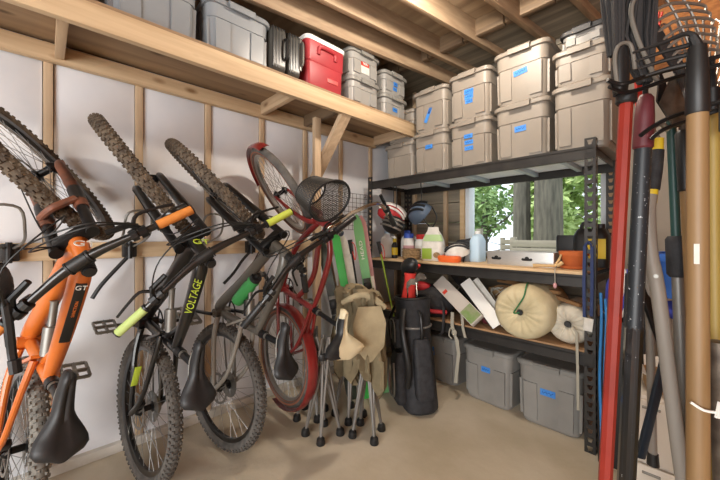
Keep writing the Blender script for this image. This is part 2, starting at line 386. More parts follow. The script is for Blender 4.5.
# ------------------------------------------------------------------ storage totes
def tote(name, label, w, d, h, mb_, ml_, loc, rz, tapes=(), group=None, lid=True, sticker=None):
    """front faces -y"""
    t = thing(name, label, 'storage box', loc, (0, 0, rz), group)
    tw, td = w*.86, d*.88; lh = h-.03
    def at(z): k = z/lh; return tw+(w-.042-tw)*k, td+(d-.042-td)*k
    b = B(); rings = []
    for z, e in ((0, -.02), (.012, -.004), (.03, 0), (lh*.72, 0), (lh*.725, .011), (lh, .012)):
        ww, dd = at(z); rings.append(rrect(ww+e, dd+e, min(.055, w*.13), z))
    b.loft(rings)
    # raised panels, front/back and sides
    for sgn in (-1, 1):
        for xa, xb in ((-.46, -.2), (.2, .46)):
            P = []
            for z in (.035, lh*.70):
                ww, dd = at(z); y = sgn*(dd/2); P.append([(ww*xa*.9, y+sgn*.009, z), (ww*xb*.9, y+sgn*.009, z), (ww*xb*.9, y-sgn*.01, z), (ww*xa*.9, y-sgn*.01, z)])
            b.loft(P)
    for sgn in (-1, 1):
        for ya, yb in ((-.44, -.16), (-.12, .12), (.16, .44)):
            P = []
            for z in (.035, lh*.70):
                ww, dd = at(z); x = sgn*(ww/2); P.append([(x+sgn*.009, dd*ya, z), (x+sgn*.009, dd*yb, z), (x-sgn*.01, dd*yb, z), (x-sgn*.01, dd*ya, z)])
            b.loft(P)
    obj('box_body', b, mb_, t, sharp=25)
    b = B(); r = min(.06, w*.14)
    b.loft([rrect(w-.004, d-.004, r, lh-.006), rrect(w, d, r, lh-.002), rrect(w, d, r, h-.012), rrect(w-.012, d-.012, r, h-.004), rrect(w-.05, d-.05, r*.8, h), rrect(w-.07, d-.07, r*.7, h-.006)])
    obj('lid', b, ml_, t, sharp=25)
    for sgn in (-1, 1):
        b = B(); hw = w*.2
        b.loft([[(-hw, sgn*(d/2-.02), h-.002), (hw, sgn*(d/2-.02), h-.002), (hw, sgn*(d/2-.02), h-.022), (-hw, sgn*(d/2-.02), h-.022)],
                [(-hw, sgn*(d/2+.008), h-.002), (hw, sgn*(d/2+.008), h-.002), (hw, sgn*(d/2+.008), h-.022), (-hw, sgn*(d/2+.008), h-.022)],
                [(-hw*.95, sgn*(d/2+.018), h-.014), (hw*.95, sgn*(d/2+.018), h-.014), (hw*.95, sgn*(d/2+.012), h-.036), (-hw*.95, sgn*(d/2+.012), h-.036)],
                [(-hw*.95, sgn*(d/2+.016), h-.045), (hw*.95, sgn*(d/2+.016), h-.045), (hw*.95, sgn*(d/2+.010), h-.045), (-hw*.95, sgn*(d/2+.010), h-.045)]])
        obj('handle', b, ml_, t)
    for x, z, tw_, th_, rot in tapes:
        ww, dd = at(z); y = -dd/2-.0012
        if z > lh*.72-.02: y -= .0065
        b = B(); m = Matrix.Translation((x, y, z)) @ Matrix.Rotation(rot, 4, 'Y') @ Matrix.Rotation(-.045, 4, 'X')
        b.M = m; b.box((0, 0, 0), (tw_, .0025, th_))
        tp = obj('tape_label', b, M['tape'], t)
        b = B(); b.M = m; n = 9; pts = []
        for i in range(n+1):
            pts.append((-tw_*.36+tw_*.72*i/n, -.0016, th_*.2*math.sin(i*2.1+x*50+z*9)))
        b.tube(pts, .0016 if th_ < .06 else .0018, 4); obj('handwriting', b, M['ink'], tp)
    if sticker:
        x, z, sw, s_h = sticker; ww, dd = at(z); y = -dd/2-.0012
        b = B(); b.box((x, y, z), (sw, .0025, s_h), rot=(-.04, 0, 0)); st = obj('sticker', b, M['paper'], t)
        b = B(); b.box((x, y-.001, z+s_h*.3), (sw, .0028, s_h*.38), rot=(-.04, 0, 0)); obj('sticker_band', b, M['redlabel'], st)
        b = B(); b.tube([(x-sw*.3+sw*.6*i/8, y-.0032, z+s_h*.3+s_h*.1*math.sin(i*2.3)) for i in range(9)], .003, 5); obj('sticker_marking', b, M['white'], st)
        b = B(); b.box((x, y-.0005, z-s_h*.2), (sw*.7, .0028, s_h*.12), rot=(-.04, 0, 0)); obj('sticker_line', b, M['dull'], st)
    return t

UZ = 1.782    # deck of the black rack
G1 = 'taupe totes on the black rack'
T = M['tote']; TL = M['tote_lid']
FY = 2.335
def up(label, x0, x1, z, h, tapes=(), y=FY, d=.55, mats=None, rz=0, name='storage_tote'):
    w = x1-x0; mm = mats or (T, TL)
    return tote(name, label, w, d, h, mm[0], mm[1], ((x0+x1)/2, y+d/2, z), rz, tapes, G1)
up('taupe tote behind the end of the pine shelf, lower of its stack', .20, .56, UZ, .35, y=2.40)
up('taupe tote half hidden behind the end of the pine shelf, upper of its stack', .20, .56, UZ+.35, .30, y=2.42)
up('narrow taupe tote with one small blue tape square, under the one with slanted tape', .585, .935, UZ, .365, [(.0, .235, .07, .035, 0)], y=2.34)
up('taupe tote with a long slanted strip of blue tape', .585, .935, UZ+.365, .36, [(.0, .17, .03, .19, .42)], y=2.34)
up('taupe tote with a column of three blue tape labels, lower of its stack', .945, 1.30, UZ, .37, [(0, .245, .07, .032, 0), (0, .20, .07, .032, 0), (0, .155, .07, .032, 0)])
up('taupe tote with a tall block of stacked blue tape, upper of its stack', .945, 1.30, UZ+.37, .37, [(0, .22, .075, .04, .03), (0, .18, .07, .035, -.04), (0, .145, .06, .03, 0)])
up('large taupe tote with a small blue tape label, below the one whose label tilts', 1.315, 1.69, UZ, .395, [(-.0, .215, .075, .04, -.05)])
up('large taupe tote with a tilted blue tape label, near the ceiling lamp', 1.315, 1.69, UZ+.395, .38, [(.0, .21, .09, .04, -.13)])
up('taupe tote without tape above the slotted post, lowest of the stack of three', 1.70, 2.02, UZ, .405, y=2.31, d=.58)
up('shallow taupe tote without tape in the middle of the stack of three', 1.70, 2.01, UZ+.405, .225, y=2.32, d=.56)
up('small grey tote with a charcoal lid on top of the stack of three', 1.735, 1.985, UZ+.63, .135, y=2.36, d=.42, mats=(M['tote_grey'], M['darklid']))
# totes on the floor below the rack
G2 = 'grey totes on the floor under the rack'
tote('storage_tote', 'grey floor tote with two blue tape strips, beside the golf bag', .37, .5, .405, M['tote_grey'], M['tote_grey_lid'], (.80, 2.70, 0), -.06, [(-.085, .27, .07, .035, 0), (-.085, .23, .07, .035, 0)], G2)
tote('storage_tote', 'grey floor tote with one tape strip, between two other totes', .405, .52, .42, M['tote_grey'], M['tote_grey_lid'], (1.255, 2.635, 0), -.07, [(.0, .255, .07, .04, 0)], G2)
tote('storage_tote', 'grey floor tote with a wide tape label, beside the slotted rack post', .405, .52, .425, M['tote_grey'], M['tote_grey_lid'], (1.675, 2.605, 0), -.02, [(-.0, .235, .09, .042, 0)], G2)
# boxes on the pine shelf: fronts face +x
G3 = 'boxes on the pine wall shelf'
SZ = 2.291
S_, SL = M['tote_silver'], M['tote_silver_lid']
def shelf_tote(label, y0, y1, z, h, mats, xf=.475, d=.43, tapes=(), sticker=None):
    return tote('storage_tote', label, y1-y0, d, h, mats[0], mats[1], (xf-d/2, (y0+y1)/2, z), PI/2, tapes, G3, sticker=sticker)
shelf_tote('big silver grey tote on the pine shelf cut off by the top of the picture', .20, .625, SZ, .34, (S_, SL))
shelf_tote('big silver grey tote on the pine shelf next to the dark suitcase', .645, 1.045, SZ, .32, (S_, SL), xf=.49)
sm = (M['tote_small'], M['tote_small_lid'])
shelf_tote('small grey box directly beside the red cooler, under the stickered one', 1.70, 2.05, SZ, .225, sm, xf=.5, d=.38)
shelf_tote('small grey box with a red and white sticker', 1.70, 2.05, SZ+.225, .225, sm, xf=.5, d=.38, sticker=(.0, .1, .09, .1))
shelf_tote('small grey box with one blue tape mark at the end of the pine shelf', 2.09, 2.43, SZ, .205, sm, xf=.49, d=.38, tapes=[(.0, .09, .06, .035, 0)])
shelf_tote('small grey box with two blue tape marks at the end of the pine shelf', 2.09, 2.43, SZ+.205, .205, sm, xf=.49, d=.38, tapes=[(.0, .11, .05, .035, 0), (.0, .07, .05, .032, 0)])
shelf_tote('silver grey tote on the pine shelf before the first big one', -.30, .13, SZ, .33, (S_, SL))

# red cooler
ck = thing('cooler', 'red picnic cooler with a white lid on the pine shelf', 'cooler', (.27, 1.475, SZ))
b = B()
b.loft([rrect(.40, .31, .03, 0), rrect(.42, .325, .035, .02), rrect(.425, .33, .035, .19), rrect(.437, .342, .035, .2), rrect(.445, .352, .035, .335)])
obj('cooler_body', b, M['red'], ck, sharp=30)
b = B(); b.loft([rrect(.452, .358, .038, .335), rrect(.458, .364, .04, .345), rrect(.458, .364, .04, .362), rrect(.43, .335, .04, .376), rrect(.36, .26, .04, .378)])
obj('lid', b, M['white'], ck)
b = B(); b.tube([(.222, -.075, .25), (.225, -.072, .29), (.232, -.05, .305), (.232, .05, .305), (.225, .072, .29), (.222, .075, .25)], .014, 8, smooth=3); obj('handle', b, M['red'], ck)
b = B(); b.box((.2145, .06, .10), (.006, .10, .03), bev=.002); obj('emblem', b, mat('pale_red', '#cf5a58', .5), ck)
# suitcase
sc_ = thing('suitcase', 'dark ribbed hard shell suitcase standing on the pine shelf', 'suitcase', (.27, 1.15, SZ))
b = B()
for y, t in ((-.06, .1), (.055, .09)):
    ring = []
    for i, (yy, e) in enumerate(((-.5, -.04), (-.42, -.01), (.42, 0), (.5, -.01))):
        pts = rrect(.44+e, .31+e, .05, 0, 5); ring.append([(p[0], y+yy*t, .175+p[1]) for p in pts])
    b.loft(ring)
obj('shell', b, mat('dark_shell', '#46443f', .35), sc_)
b = B()
for k in range(5): yy = -.098+.02*k; b.tube([(.21, yy, .05), (.215, yy, .1), (.215, yy, .26), (.21, yy, .31)], .006, 6)
for k in range(4): yy = .025+.02*k; b.tube([(.21, yy, .05), (.215, yy, .1), (.215, yy, .26), (.21, yy, .31)], .006, 6)
obj('rib', b, M['black'], sc_)
b = B(); b.tube([(.225, -.02, .11), (.25, -.02, .13), (.25, -.02, .22), (.225, -.02, .24)], .009, 8, smooth=3); obj('handle', b, M['black'], sc_)
b = B(); b.tube([(.222, .105, .11), (.245, .105, .13), (.245, .105, .25), (.222, .105, .27)], .008, 8, smooth=3); b.box((.22, .1, .19), (.014, .02, .22), bev=.004); obj('zip_edge', b, M['dull'], sc_)
for x in (-.17, .17):
    b = B(); b.lathe([(.012, -.02), (.02, -.015), (.02, .015), (.012, .02)], 12, (x, 0, .0201), 'Y'); obj('caster', b, M['black'], sc_)

# ------------------------------------------------------------------ bicycles
def wheel(parent, nm, c, R, r, S, rim_m, tyre_m, knobs=True, rotor=True, nsp=28, whitewall=None, side=None, cass=False, rim_w=.016):
    I = S
    b = B(); b.M = I
    Ri = R-r*2+.006
    b.lathe([(Ri-.018, -rim_w*.5), (Ri, -rim_w), (Ri+.006, -rim_w), (Ri-.002, -rim_w*.6), (Ri-.002, rim_w*.6), (Ri+.006, rim_w), (Ri, rim_w), (Ri-.018, rim_w*.5), (Ri-.018, -rim_w*.5)], 56, c, 'Y', False, False)
    w = obj(nm, b, rim_m, parent)
    b = B(); b.M = I; rt = r-(.004 if knobs else 0); Rc = R-r
    prof = []
    for k in range(13):
        a = -2.55+5.1*k/12; prof.append((Rc+rt*math.cos(a), rt*math.sin(a)))
    b.lathe(prof, 64, c, 'Y', False, False)
    if knobs:
        n = 74; C = V(c)
        for row, (ph, off, lw, lh) in enumerate(((-1.15, 0, .010, .009), (-.68, .5, .0095, .010), (-.23, 0, .0105, .010), (.23, .0, .0105, .010), (.68, .5, .0095, .010), (1.15, 0, .010, .009))):
            for k in range(n):
                a = 2*PI*(k+off)/n; er = V((math.sin(a), 0, math.cos(a))); et = V((math.cos(a), 0, -math.sin(a)))
                nn = er*math.cos(ph)+V((0, math.sin(ph), 0)); ss = -er*math.sin(ph)+V((0, math.cos(ph), 0))
                base = C+er*Rc+nn*(rt-.002); top = C+er*Rc+nn*(rt+.0055)
                q0 = [base+et*(i*lw)+ss*(j*lh*.62) for i, j in ((-.62, -1), (.62, -1), (.62, 1), (-.62, 1))]
                q1 = [top+et*(i*lw*.8)+ss*(j*lh*.5) for i, j in ((-.62, -1), (.62, -1), (.62, 1), (-.62, 1))]
                b.loft([q0, q1], False, True)
    obj('tyre', b, tyre_m, w, sharp=30)
    if side:
        b = B(); b.M = I
        for sg in (-1, 1): b.lathe([(Rc-rt*.75, sg*rt*.72), (Rc-rt*.1, sg*(rt*1.02)), (Rc+rt*.2, sg*(rt*1.0))], 64, c, 'Y', False, False)
        obj('sidewall', b, side, w)
    b = B(); b.M = I; C = V(c)
    for k in range(nsp):
        a = 2*PI*k/nsp; sg = 1 if k % 2 else -1; a2 = a+(.45 if (k//2) % 2 else -.45)
        p0 = C+V((math.sin(a2)*.022, sg*.028, math.cos(a2)*.022)); p1 = C+V((math.sin(a)*(Ri-.012), 0, math.cos(a)*(Ri-.012)))
        b.tube([p0, p1], .0014, 4, False)
    obj('spokes', b, M['spoke'], w)
    b = B(); b.M = I; b.lathe([(.010, -.052), (.016, -.05), (.028, -.032), (.028, -.026), (.015, -.02), (.015, .02), (.028, .026), (.028, .032), (.016, .05), (.010, .052)], 18, c, 'Y'); obj('hub', b, M['blackm'], w)
    if rotor:
        b = B(); b.M = I; y = .04
        b.lathe([(.076, y-.001), (.09, y-.001), (.09, y+.001), (.076, y+.001), (.076, y-.001)], 40, c, 'Y', False, False)
        for k in range(6):
            a = 2*PI*k/6; b.beam(C+V((.02*math.sin(a), y, .02*math.cos(a))), C+V((.08*math.sin(a+.4), y, .08*math.cos(a+.4))), .008, .002, up=(0, 1, 0))
        obj('brake_rotor', b, M['dull'], w)
    if cass:
        b = B(); b.M = I
        for k in range(8): b.lathe([(.078-.006*k, -.028-.0042*k-.001), (.078-.006*k, -.028-.0042*k+.001)], 28, c, 'Y')
        obj('cassette', b, M['dull'], w)
    return w

def saddle(parent, c, tilt, L, W, mat1, mat2=None, thick=.045, nose=.02):
    b = B(); rings = []; N = 16
    Rm = Matrix.Rotation(tilt, 4, 'Y')
    for i in range(N+1):
        t = i/N           # 0 rear .. 1 nose
        x = -L*.5+L*t
        if t < .12: w = W/2*math.sqrt(max(.06, 1-((.12-t)/.12)**2))*.97
        elif t < .55: k = (t-.12)/.43; w = W/2+(nose*1.45-W/2)*(k*k*(3-2*k))
        else: k = (t-.55)/.45; w = nose*(1.45-.45*k)
        if t > .93: w *= math.sqrt(max(.08, 1-((t-.93)/.07)**2*.85))
        zt = .012*math.cos(t*5.5)+(.01 if t < .2 else 0)
        if t > .9: zt -= .02*((t-.9)/.1)**2
        ring = []
        for k in range(13):
            a = PI*k/12; cx = math.cos(a); cz = math.sin(a)**.55
            ch = .009*math.exp(-(cx/.22)**2)*(1 if .1 < t < .9 else 0)
            ring.append(V((x, w*cx, zt+thick*.55*cz-ch-abs(cx)**3*.012)))
        ring += [V((x, -w*.8, zt-thick*.3)), V((x, w*.8, zt-thick*.3))]
        rings.append([V(c)+(Rm @ p) for p in ring])
    b.loft(rings)
    s = obj('saddle', b, mat1, parent, sharp=50)
    if mat2:
        b = B(); rr = []
        for rg in rings[1:-3]:
            q = [rg[k]+V((0, .001, .0025)) for k in range(0, 5)]; q2 = [rg[k]-V((0, 0, .004)) for k in range(4, -1, -1)]; rr.append(q+q2)
        b.loft(rr); obj('saddle_panel', b, mat2, s)
    b = B(); 
    for sg in (-1, 1): b.tube([V(c)+(Rm @ V(p)) for p in ((-.09, sg*.025, -.02), (-.06, sg*.022, -.04), (.05, sg*.02, -.04), (.11, sg*.012, -.015))], .0035, 6, smooth=3)
    obj('saddle_rail', b, M['dull'], s)
    return s

def grip(parent, p0, p1, m, S, r=.0165):
    b = B(); b.M = S; p0 = V(p0); p1 = V(p1); d = p1-p0
    b.tube([p0, p0+d*.02, p0+d*.97, p1], [r*.8, r, r, r*.85], 12); g = obj('grip', b, m, parent)
    b = B(); b.M = S; b.tube([p1-d*.01, p1+d*.02], r*1.02, 12); obj('end_plug', b, M['black'], g)
    b = B(); b.M = S; b.tube([p0-d*.06, p0], r*1.1, 12); obj('grip_collar', b, M['black'], g)

def lever(parent, base, out, fwd, up_, S, L=.13):
    base = V(base); out = V(out).normalized(); fwd = V(fwd).normalized(); up_ = V(up_)
    b = B(); b.M = S
    b.tube([base-out*.012, base+out*.012], .021, 10)
    b.tube([base+fwd*.015, base+fwd*.04-out*.02, base+fwd*.045-out*.085], [.008, .011, .010], 8)
    b.tube([base+fwd*.035-out*.01, base+fwd*.06+out*.02, base+fwd*.055+out*(L*.6), base+fwd*.045+out*L], [.007, .006, .005, .005], 6, smooth=3)
    obj('brake_lever', b, M['blackm'], parent)

def pedal(parent, c, m, S=None):
    b = B(); b.M = Matrix.Translation(V(c)) @ Matrix.Rotation(1.15, 4, 'Y'); x = y = z = 0
    for sx in (-1, 1): b.beam((x+sx*.046, y-.045, z), (x+sx*.046, y+.045, z), .01, .014, bev=.002)
    for sy in (-1, 1): b.beam((x-.046, y+sy*.045, z), (x+.046, y+sy*.045, z), .01, .014, bev=.002)
    b.tube([(x, y-.05, z), (x, y+.05, z)], .009, 8); b.beam((x-.046, y, z), (x+.046, y, z), .012, .012)
    for sx in (-1, 1):
        for sy in (-.6, 0, .6): b.tube([(x+sx*.046, y+sy*.045, z-.011), (x+sx*.046, y+sy*.045, z+.011)], .0022, 5)
    return obj('pedal', b, m, parent)

def bike(name, label, base, yaw, steer, sp, pitch=0.0):
    R = sp['R']; r = sp.get('r', .029)
    up_ = V((math.cos(yaw), math.sin(yaw), 0)); lf = V((math.sin(yaw), -math.cos(yaw), 0)); fw = V((0, 0, 1))
    fw2 = fw*math.cos(pitch)-up_*math.sin(pitch); up2 = up_*math.cos(pitch)+fw*math.sin(pitch)
    rot = (Matrix.Rotation(-sp.get('roll', 0), 3, 'X') @ Matrix((fw2, lf, up2)).transposed()).to_euler()
    t = thing(name, label, 'bicycle', base, rot, 'bicycles parked upright along the white wall')
    WB = sp['wb']; ha = math.radians(sp['ha']); FL = sp['fork']; HTL = sp['htl']
    P = lambda f, u, l=0.0: V((f+R, l, u-R))
    ax = V((-math.cos(ha), 0, math.sin(ha))); pf = V((math.sin(ha), 0, math.cos(ha)))
    A0 = P(WB, R)-pf*sp.get('rake', .044)
    S = Matrix.Translation(A0) @ Matrix.Rotation(steer, 4, ax) @ Matrix.Translation(-A0)
    Id = Matrix.Identity(4)
    hb = A0+ax*FL; ht = A0+ax*(FL+HTL)
    fr = sp['paint']; cr = sp.get('cruiser')
    BB = P(sp['bb'][0], sp['bb'][1]); sa = math.radians(sp.get('sa', 75)); sd = V((-math.cos(sa), 0, math.sin(sa)))
    stop = BB+sd*sp['st']
    # wheels
    wheel(t, 'rear_wheel', P(0, R), R, r, Id, sp['rim'], sp['tyre_r'], knobs=not cr, rotor=not cr, cass=not cr, side=sp.get('side'), nsp=28 if not cr else 36)
    wheel(t, 'front_wheel', P(WB, R), R, r, S, sp['rim'], sp['tyre_f'], knobs=not cr, rotor=not cr, side=sp.get('side'), nsp=28 if not cr else 36)
    # frame
    b = B(); tr = sp.get('tube', .03)
    b.tube([hb-ax*.002, ht+ax*.002], [tr*.9, tr*.85], 16)
    if not cr:
        mid = hb.lerp(BB, .5)+V((.0, 0, -.015)) 
        b.tube([hb+ax*.03, hb.lerp(BB, .1)-pf*.0, mid, BB+V((.05, 0, -.0)), BB], [tr*.8, tr*1.05, tr*1.1, tr*1.05, tr*1.1], 16, smooth=4)
        tt1 = stop-sd*.06
        b.tube([ht-ax*.03, ht.lerp(tt1, .15), ht.lerp(tt1, .55)+V((0, 0, .01)), ht.lerp(tt1, .9), tt1], [tr*.85, tr*1.0, tr*.9, tr*.75, tr*.7], 16, smooth=4)
        b.tube([BB, stop], [tr*.75, tr*.66], 14)
        b.tube([BB-V((0, .046, 0)), BB+V((0, .046, 0))], .027, 16)
        b.tube([ht.lerp(tt1, .72), BB.lerp(stop, .55)], tr*.45, 10)
    else:
        tt1 = stop-sd*.05
        b.tube([hb+ax*.03, hb.lerp(BB, .3)-V((0, 0, .075)), hb.lerp(BB, .65)-V((0, 0, .07)), BB], .019, 12, smooth=5)
        b.tube([ht-ax*.02, ht.lerp(BB, .25)+V((0, 0, .03)), ht.lerp(stop, .6)-V((0, 0, .10)), BB.lerp(stop, .45)], .017, 12, smooth=5)
        b.tube([ht-ax*.035, ht.lerp(tt1, .3)+V((0, 0, .055)), ht.lerp(tt1, .7)+V((0, 0, .04)), tt1, P(.16, .56), P(.0, R)], [.017, .017, .017, .014, .012, .010], 12, smooth=5)
        b.tube([BB, stop], .018, 14); b.tube([BB-V((0, .04, 0)), BB+V((0, .04, 0))], .026, 16)
    fo = obj('frame', b, fr, t, sharp=40)
    # rear triangle
    b = B(); rx = P(0, R)
    for sg in (-1, 1):
        y = sg*.066
        if not cr:
            rk = BB.lerp(stop, .62)
            b.tube([BB+V((-.02, sg*.035, .02)), BB+V((-.14, sg*.056, .015)), rx+V((.1, y, .0)), rx+V((0, y, 0))], [.016, .014, .012, .013], 10, smooth=4)
            b.tube([rk+V((.03, sg*.03, .0)), rk+V((-.09, sg*.05, -.02)), rx+V((.12, y, .13)), rx+V((0, y, 0))], [.013, .012, .011, .014], 10, smooth=4)
            b.beam(rk+V((.05, sg*.034, .03)), BB.lerp(stop, .3)+V((-.03, sg*.034, 0)), .012, .026, up=(0, 1, 0))
        else:
            b.tube([BB+V((-.02, sg*.035, 0)), rx+V((.12, sg*.05, .0)), rx+V((0, sg*.058, 0))], [.012, .011, .009], 10, smooth=4)
            b.tube([tt1+V((0, sg*.02, 0)), rx+V((.12, sg*.05, .22)), rx+V((0, sg*.058, 0))], [.011, .010, .009], 10, smooth=4)
    obj('rear_triangle', b, sp.get('paint2', fr), t)
    if sp.get('shock', True) and not cr:
        b = B(); s0 = BB.lerp(stop, .66)+V((.04, 0, .01)); s1 = hb.lerp(BB, .52)+V((0, 0, .05))
        d = s1-s0
        b.tube([s0, s0+d*.05, s0+d*.06, s0+d*.55, s0+d*.56, s0+d*.97, s1], [.012, .012, .024, .024, .012, .013, .016], 14); sk = obj('rear_shock', b, M['dull'], t)
        b = B(); b.tube([s0+d*.1+V((0, 0, -.03)), s0+d*.5+V((0, 0, -.03))], .017, 10); obj('air_reservoir', b, M['black'], sk)
    # fork
    b = B(); b.M = S
    if not cr:
        cw = .064
        b.beam(hb+V((0, -cw, 0))-ax*.02+pf*.012, hb+V((0, cw, 0))-ax*.02+pf*.012, .055, .045, up=ax, bev=.012)
        b.tube([hb-ax*.04, hb], tr*.8, 14)
        for sg in (-1, 1):
            q = hb+V((0, sg*cw, 0))+pf*.02
            b.tube([q+ax*.012, q-ax*.16], .0185, 14)
            b.tube([q+ax*.012, q+ax*.022], .02, 14)
        fk = obj('fork', b, M['blackm'], t)
        b = B(); b.M = S; hubf = P(WB, R)
        for sg in (-1, 1):
            q = hb+V((0, sg*cw, 0))+pf*.02; e = hubf+V((0, sg*cw, 0))+pf*.0
            b.tube([q-ax*.16, q-ax*.18, q-ax*.34, e+ax*.04+pf*.006, e, e-ax*.02], [.022, .0245, .023, .019, .019, .012], 14)
        b.tube([hb+V((0, -cw, 0))+pf*.045-ax*.2, hb+pf*.075-ax*.16, hb+V((0, cw, 0))+pf*.045-ax*.2], .014, 10, smooth=4)
        obj('fork_lowers', b, sp.get('lowers', M['frameblack']), fk)
        if sp.get('fork_accent'):
            b = B(); b.M = S
            for sg in (-1, 1):
                q = hb+V((0, sg*cw, 0))+pf*.02; b.tube([q-ax*.21, q-ax*.32], .0252, 14)
            obj('fork_decal', b, sp['fork_accent'], fk)
    else:
        hubf = P(WB, R)
        for sg in (-1, 1):
            b.tube([hb-ax*.01, hb+V((0, sg*.045, 0))-ax*.03, hb+V((0, sg*.05, 0))-ax*.2, hubf+V((0, sg*.05, 0))+ax*.08-pf*.02, hubf+V((0, sg*.05, 0))], [.016, .015, .013, .011, .009], 10, smooth=4)
        fk = obj('fork', b, fr, t)
    # stem + bar
    top = ht+ax*sp.get('spacer', .03); bc = top+pf*sp.get('stem', .05)+ax*sp.get('rise_c', .0)
    b = B(); b.M = S
    bw = sp['bar']/2
    if not cr:
        pts = []
        for s_, dz, dx in ((-1, .028, -.045), (-.62, .028, -.018), (-.34, .012, -.006), (-.12, 0, 0), (.12, 0, 0), (.34, .012, -.006), (.62, .028, -.018), (1, .028, -.045)):
            pts.append(bc+V((0, s_*bw, 0))+ax*dz+pf*dx)
        b.tube(pts, [.011, .0115, .013, .0165, .0165, .013, .0115, .011], 12, smooth=4)
        hbo = obj('handlebar', b, sp.get('barm', M['frameblack']), t)
        b = B(); b.M = S
        b.tube([ht, top+ax*.018], .0215, 16); b.tube([top+ax*.02, top+ax*.026], .018, 16)
        b.beam(top+ax*.0, bc, .038, .036, up=ax, bev=.008); b.tube([bc-V((0, .028, 0)), bc+V((0, .028, 0))], .0225, 14)
        for sg in (-1, 1): b.tube([bc+V((0, sg*.03, 0)), bc+V((0, sg*.036, 0))], .0235, 14)
        obj('stem', b, M['black'], hbo)
        for sg in (-1, 1):
            p1 = bc+V((0, sg*bw, 0))+ax*.028-pf*.045; pi = bc+V((0, sg*bw*.62, 0))+ax*.028-pf*.018
            dd = (p1-pi).normalized(); p0 = p1-dd*.125
            grip(hbo, p0, p1, sp['grip_l'] if sg > 0 else sp['grip_r'], S)
            lever(hbo, p0-dd*.045, dd, pf*.9-ax*.45, ax, S)
            b = B(); b.M = S; q = p0-dd*.075
            b.tube([q-dd*.01, q+dd*.01], .019, 10); b.box(q-ax*.03-pf*.01, (.03, .03, .035), bev=.006); obj('shifter', b, M['black'], hbo)
        # hoses
        for k, (sg, pts) in enumerate(((1, ((.3, .06), (.12, .16), (-.06, .12))), (-1, ((.3, .07), (.10, .17), (-.05, .10))), (-1, ((.26, .03), (.04, .12), (-.04, .05))))):
            b = B(); p1 = bc+V((0, sg*(bw*.56), 0))+ax*.025+pf*.02
            P0 = S @ p1; P1 = S @ (bc+V((0, sg*bw*.3, 0))+pf*.13+ax*(.03+.02*k)); P2 = S @ (bc+V((0, -sg*.07, 0))+pf*(.13-.02*k)-ax*.05)
            P3 = hb.lerp(BB, .06)+V((0, -sg*.045, -.02)) if k else (S @ (hb+V((0, .07, 0))+pf*.04-ax*.1))
            P4 = hb.lerp(BB, .3)+V((0, -sg*.02, -.02)) if k else (S @ (P(WB, R)+V((0, .075, .1))))
            b.tube([P0, P1, P2, P3, P4], .0027, 6, smooth=6); obj('brake_hose', b, M['cable'], hbo)
    else:
        pts = []
        for s_, dz, dx in ((-1, .06, -.20), (-.92, .065, -.12), (-.78, .07, .0), (-.45, .05, .03), (-.12, 0, 0.01), (.12, 0, .01), (.45, .05, .03), (.78, .07, .0), (.92, .065, -.12), (1, .06, -.20)):
            pts.append(bc+V((0, s_*bw, 0))+ax*dz+pf*dx)
        b.tube(pts, .011, 10, smooth=5)
        hbo = obj('handlebar', b, M['chrome'], t)
        b = B(); b.M = S; b.tube([ht, top+ax*.015], .017, 14); b.beam(top, bc, .03, .03, up=ax, bev=.006); b.tube([bc-V((0, .02, 0)), bc+V((0, .02, 0))], .018, 12); obj('stem', b, M['chrome'], hbo)
        for sg in (-1, 1):
            p1 = bc+V((0, sg*bw, 0))+ax*.06-pf*.20; p0 = bc+V((0, sg*bw*.925, 0))+ax*.0648-pf*.10
            grip(hbo, p0, p1, M['black'], S)
            lever(hbo, p0+(p0-p1).normalized()*.04, p1-p0, V((0, sg, 0))*.6-ax*.8, ax, S, L=.11)
        # wire basket in front of the bar: mesh cup
        b = B(); b.M = S; c0 = bc+pf*sp['bk'][0]-ax*sp['bk'][1]; h = .19; n = 30
        ring = lambda k, a: c0+ax*(h*k)+V((0, (.095+.03*k)*math.cos(a), 0))+pf*((.075+.025*k)*math.sin(a))
        for k in [i/20 for i in range(21)]:
            b.tube([ring(k, 2*PI*i/n) for i in range(n)], .0036 if k in (0, 1) else .0021, 4, closed=True)
        for i in range(64): a = 2*PI*i/64; b.tube([ring(0, a), ring(1, a)], .002, 4, False)
        for i in range(-5, 6):
            x = i*.0165; w_ = math.sqrt(max(0, 1-(x/.095)**2))*.075
            b.tube([c0+V((0, x, 0))-pf*w_, c0+V((0, x, 0))+pf*w_], .002, 4, False)
        bk = obj('wire_basket', b, M['basketm'], hbo)
        b = B(); b.M = S; b.tube([ring(1, 2*PI*i/n) for i in range(n)], .006, 8, closed=True); b.tube([ring(0, 2*PI*i/n) for i in range(n)], .005, 8, closed=True); obj('basket_rim', b, M['black'], bk)
    # seatpost + saddle
    sh_ = sp['saddle_u']-R; k = (sh_-stop.z)/sd.z; scn = stop+sd*k
    b = B(); b.tube([stop-sd*.03, stop+sd*.006], .022, 14); b.tube([stop, scn-sd*.03], .0135 if cr else .0155, 12); b.beam(scn-sd*.05+V((-.022, 0, 0)), scn-sd*.045+V((.022, 0, 0)), .036, .022, bev=.004)
    po = obj('seatpost', b, sp.get('post', M['blackm']), t)
    b = B(); b.lathe([(.0185, -.008), (.0185, .008)], 14, (0, 0, 0)); b.bm.transform(Matrix.Translation(stop+sd*.012) @ V((0, 0, 1)).rotation_difference(sd).to_matrix().to_4x4()); obj('seat_clamp', b, M['dull'], po)
    saddle(t, scn+V((-.02, 0, .0)), sp.get('tilt', 0), sp.get('sl', .275), sp.get('sw', .15), sp['saddle'], sp.get('saddle2'), nose=.02)
    # crankset
    ca = sp['crank']; cd = V((math.cos(ca), 0, math.sin(ca)))   # left arm direction in f,u
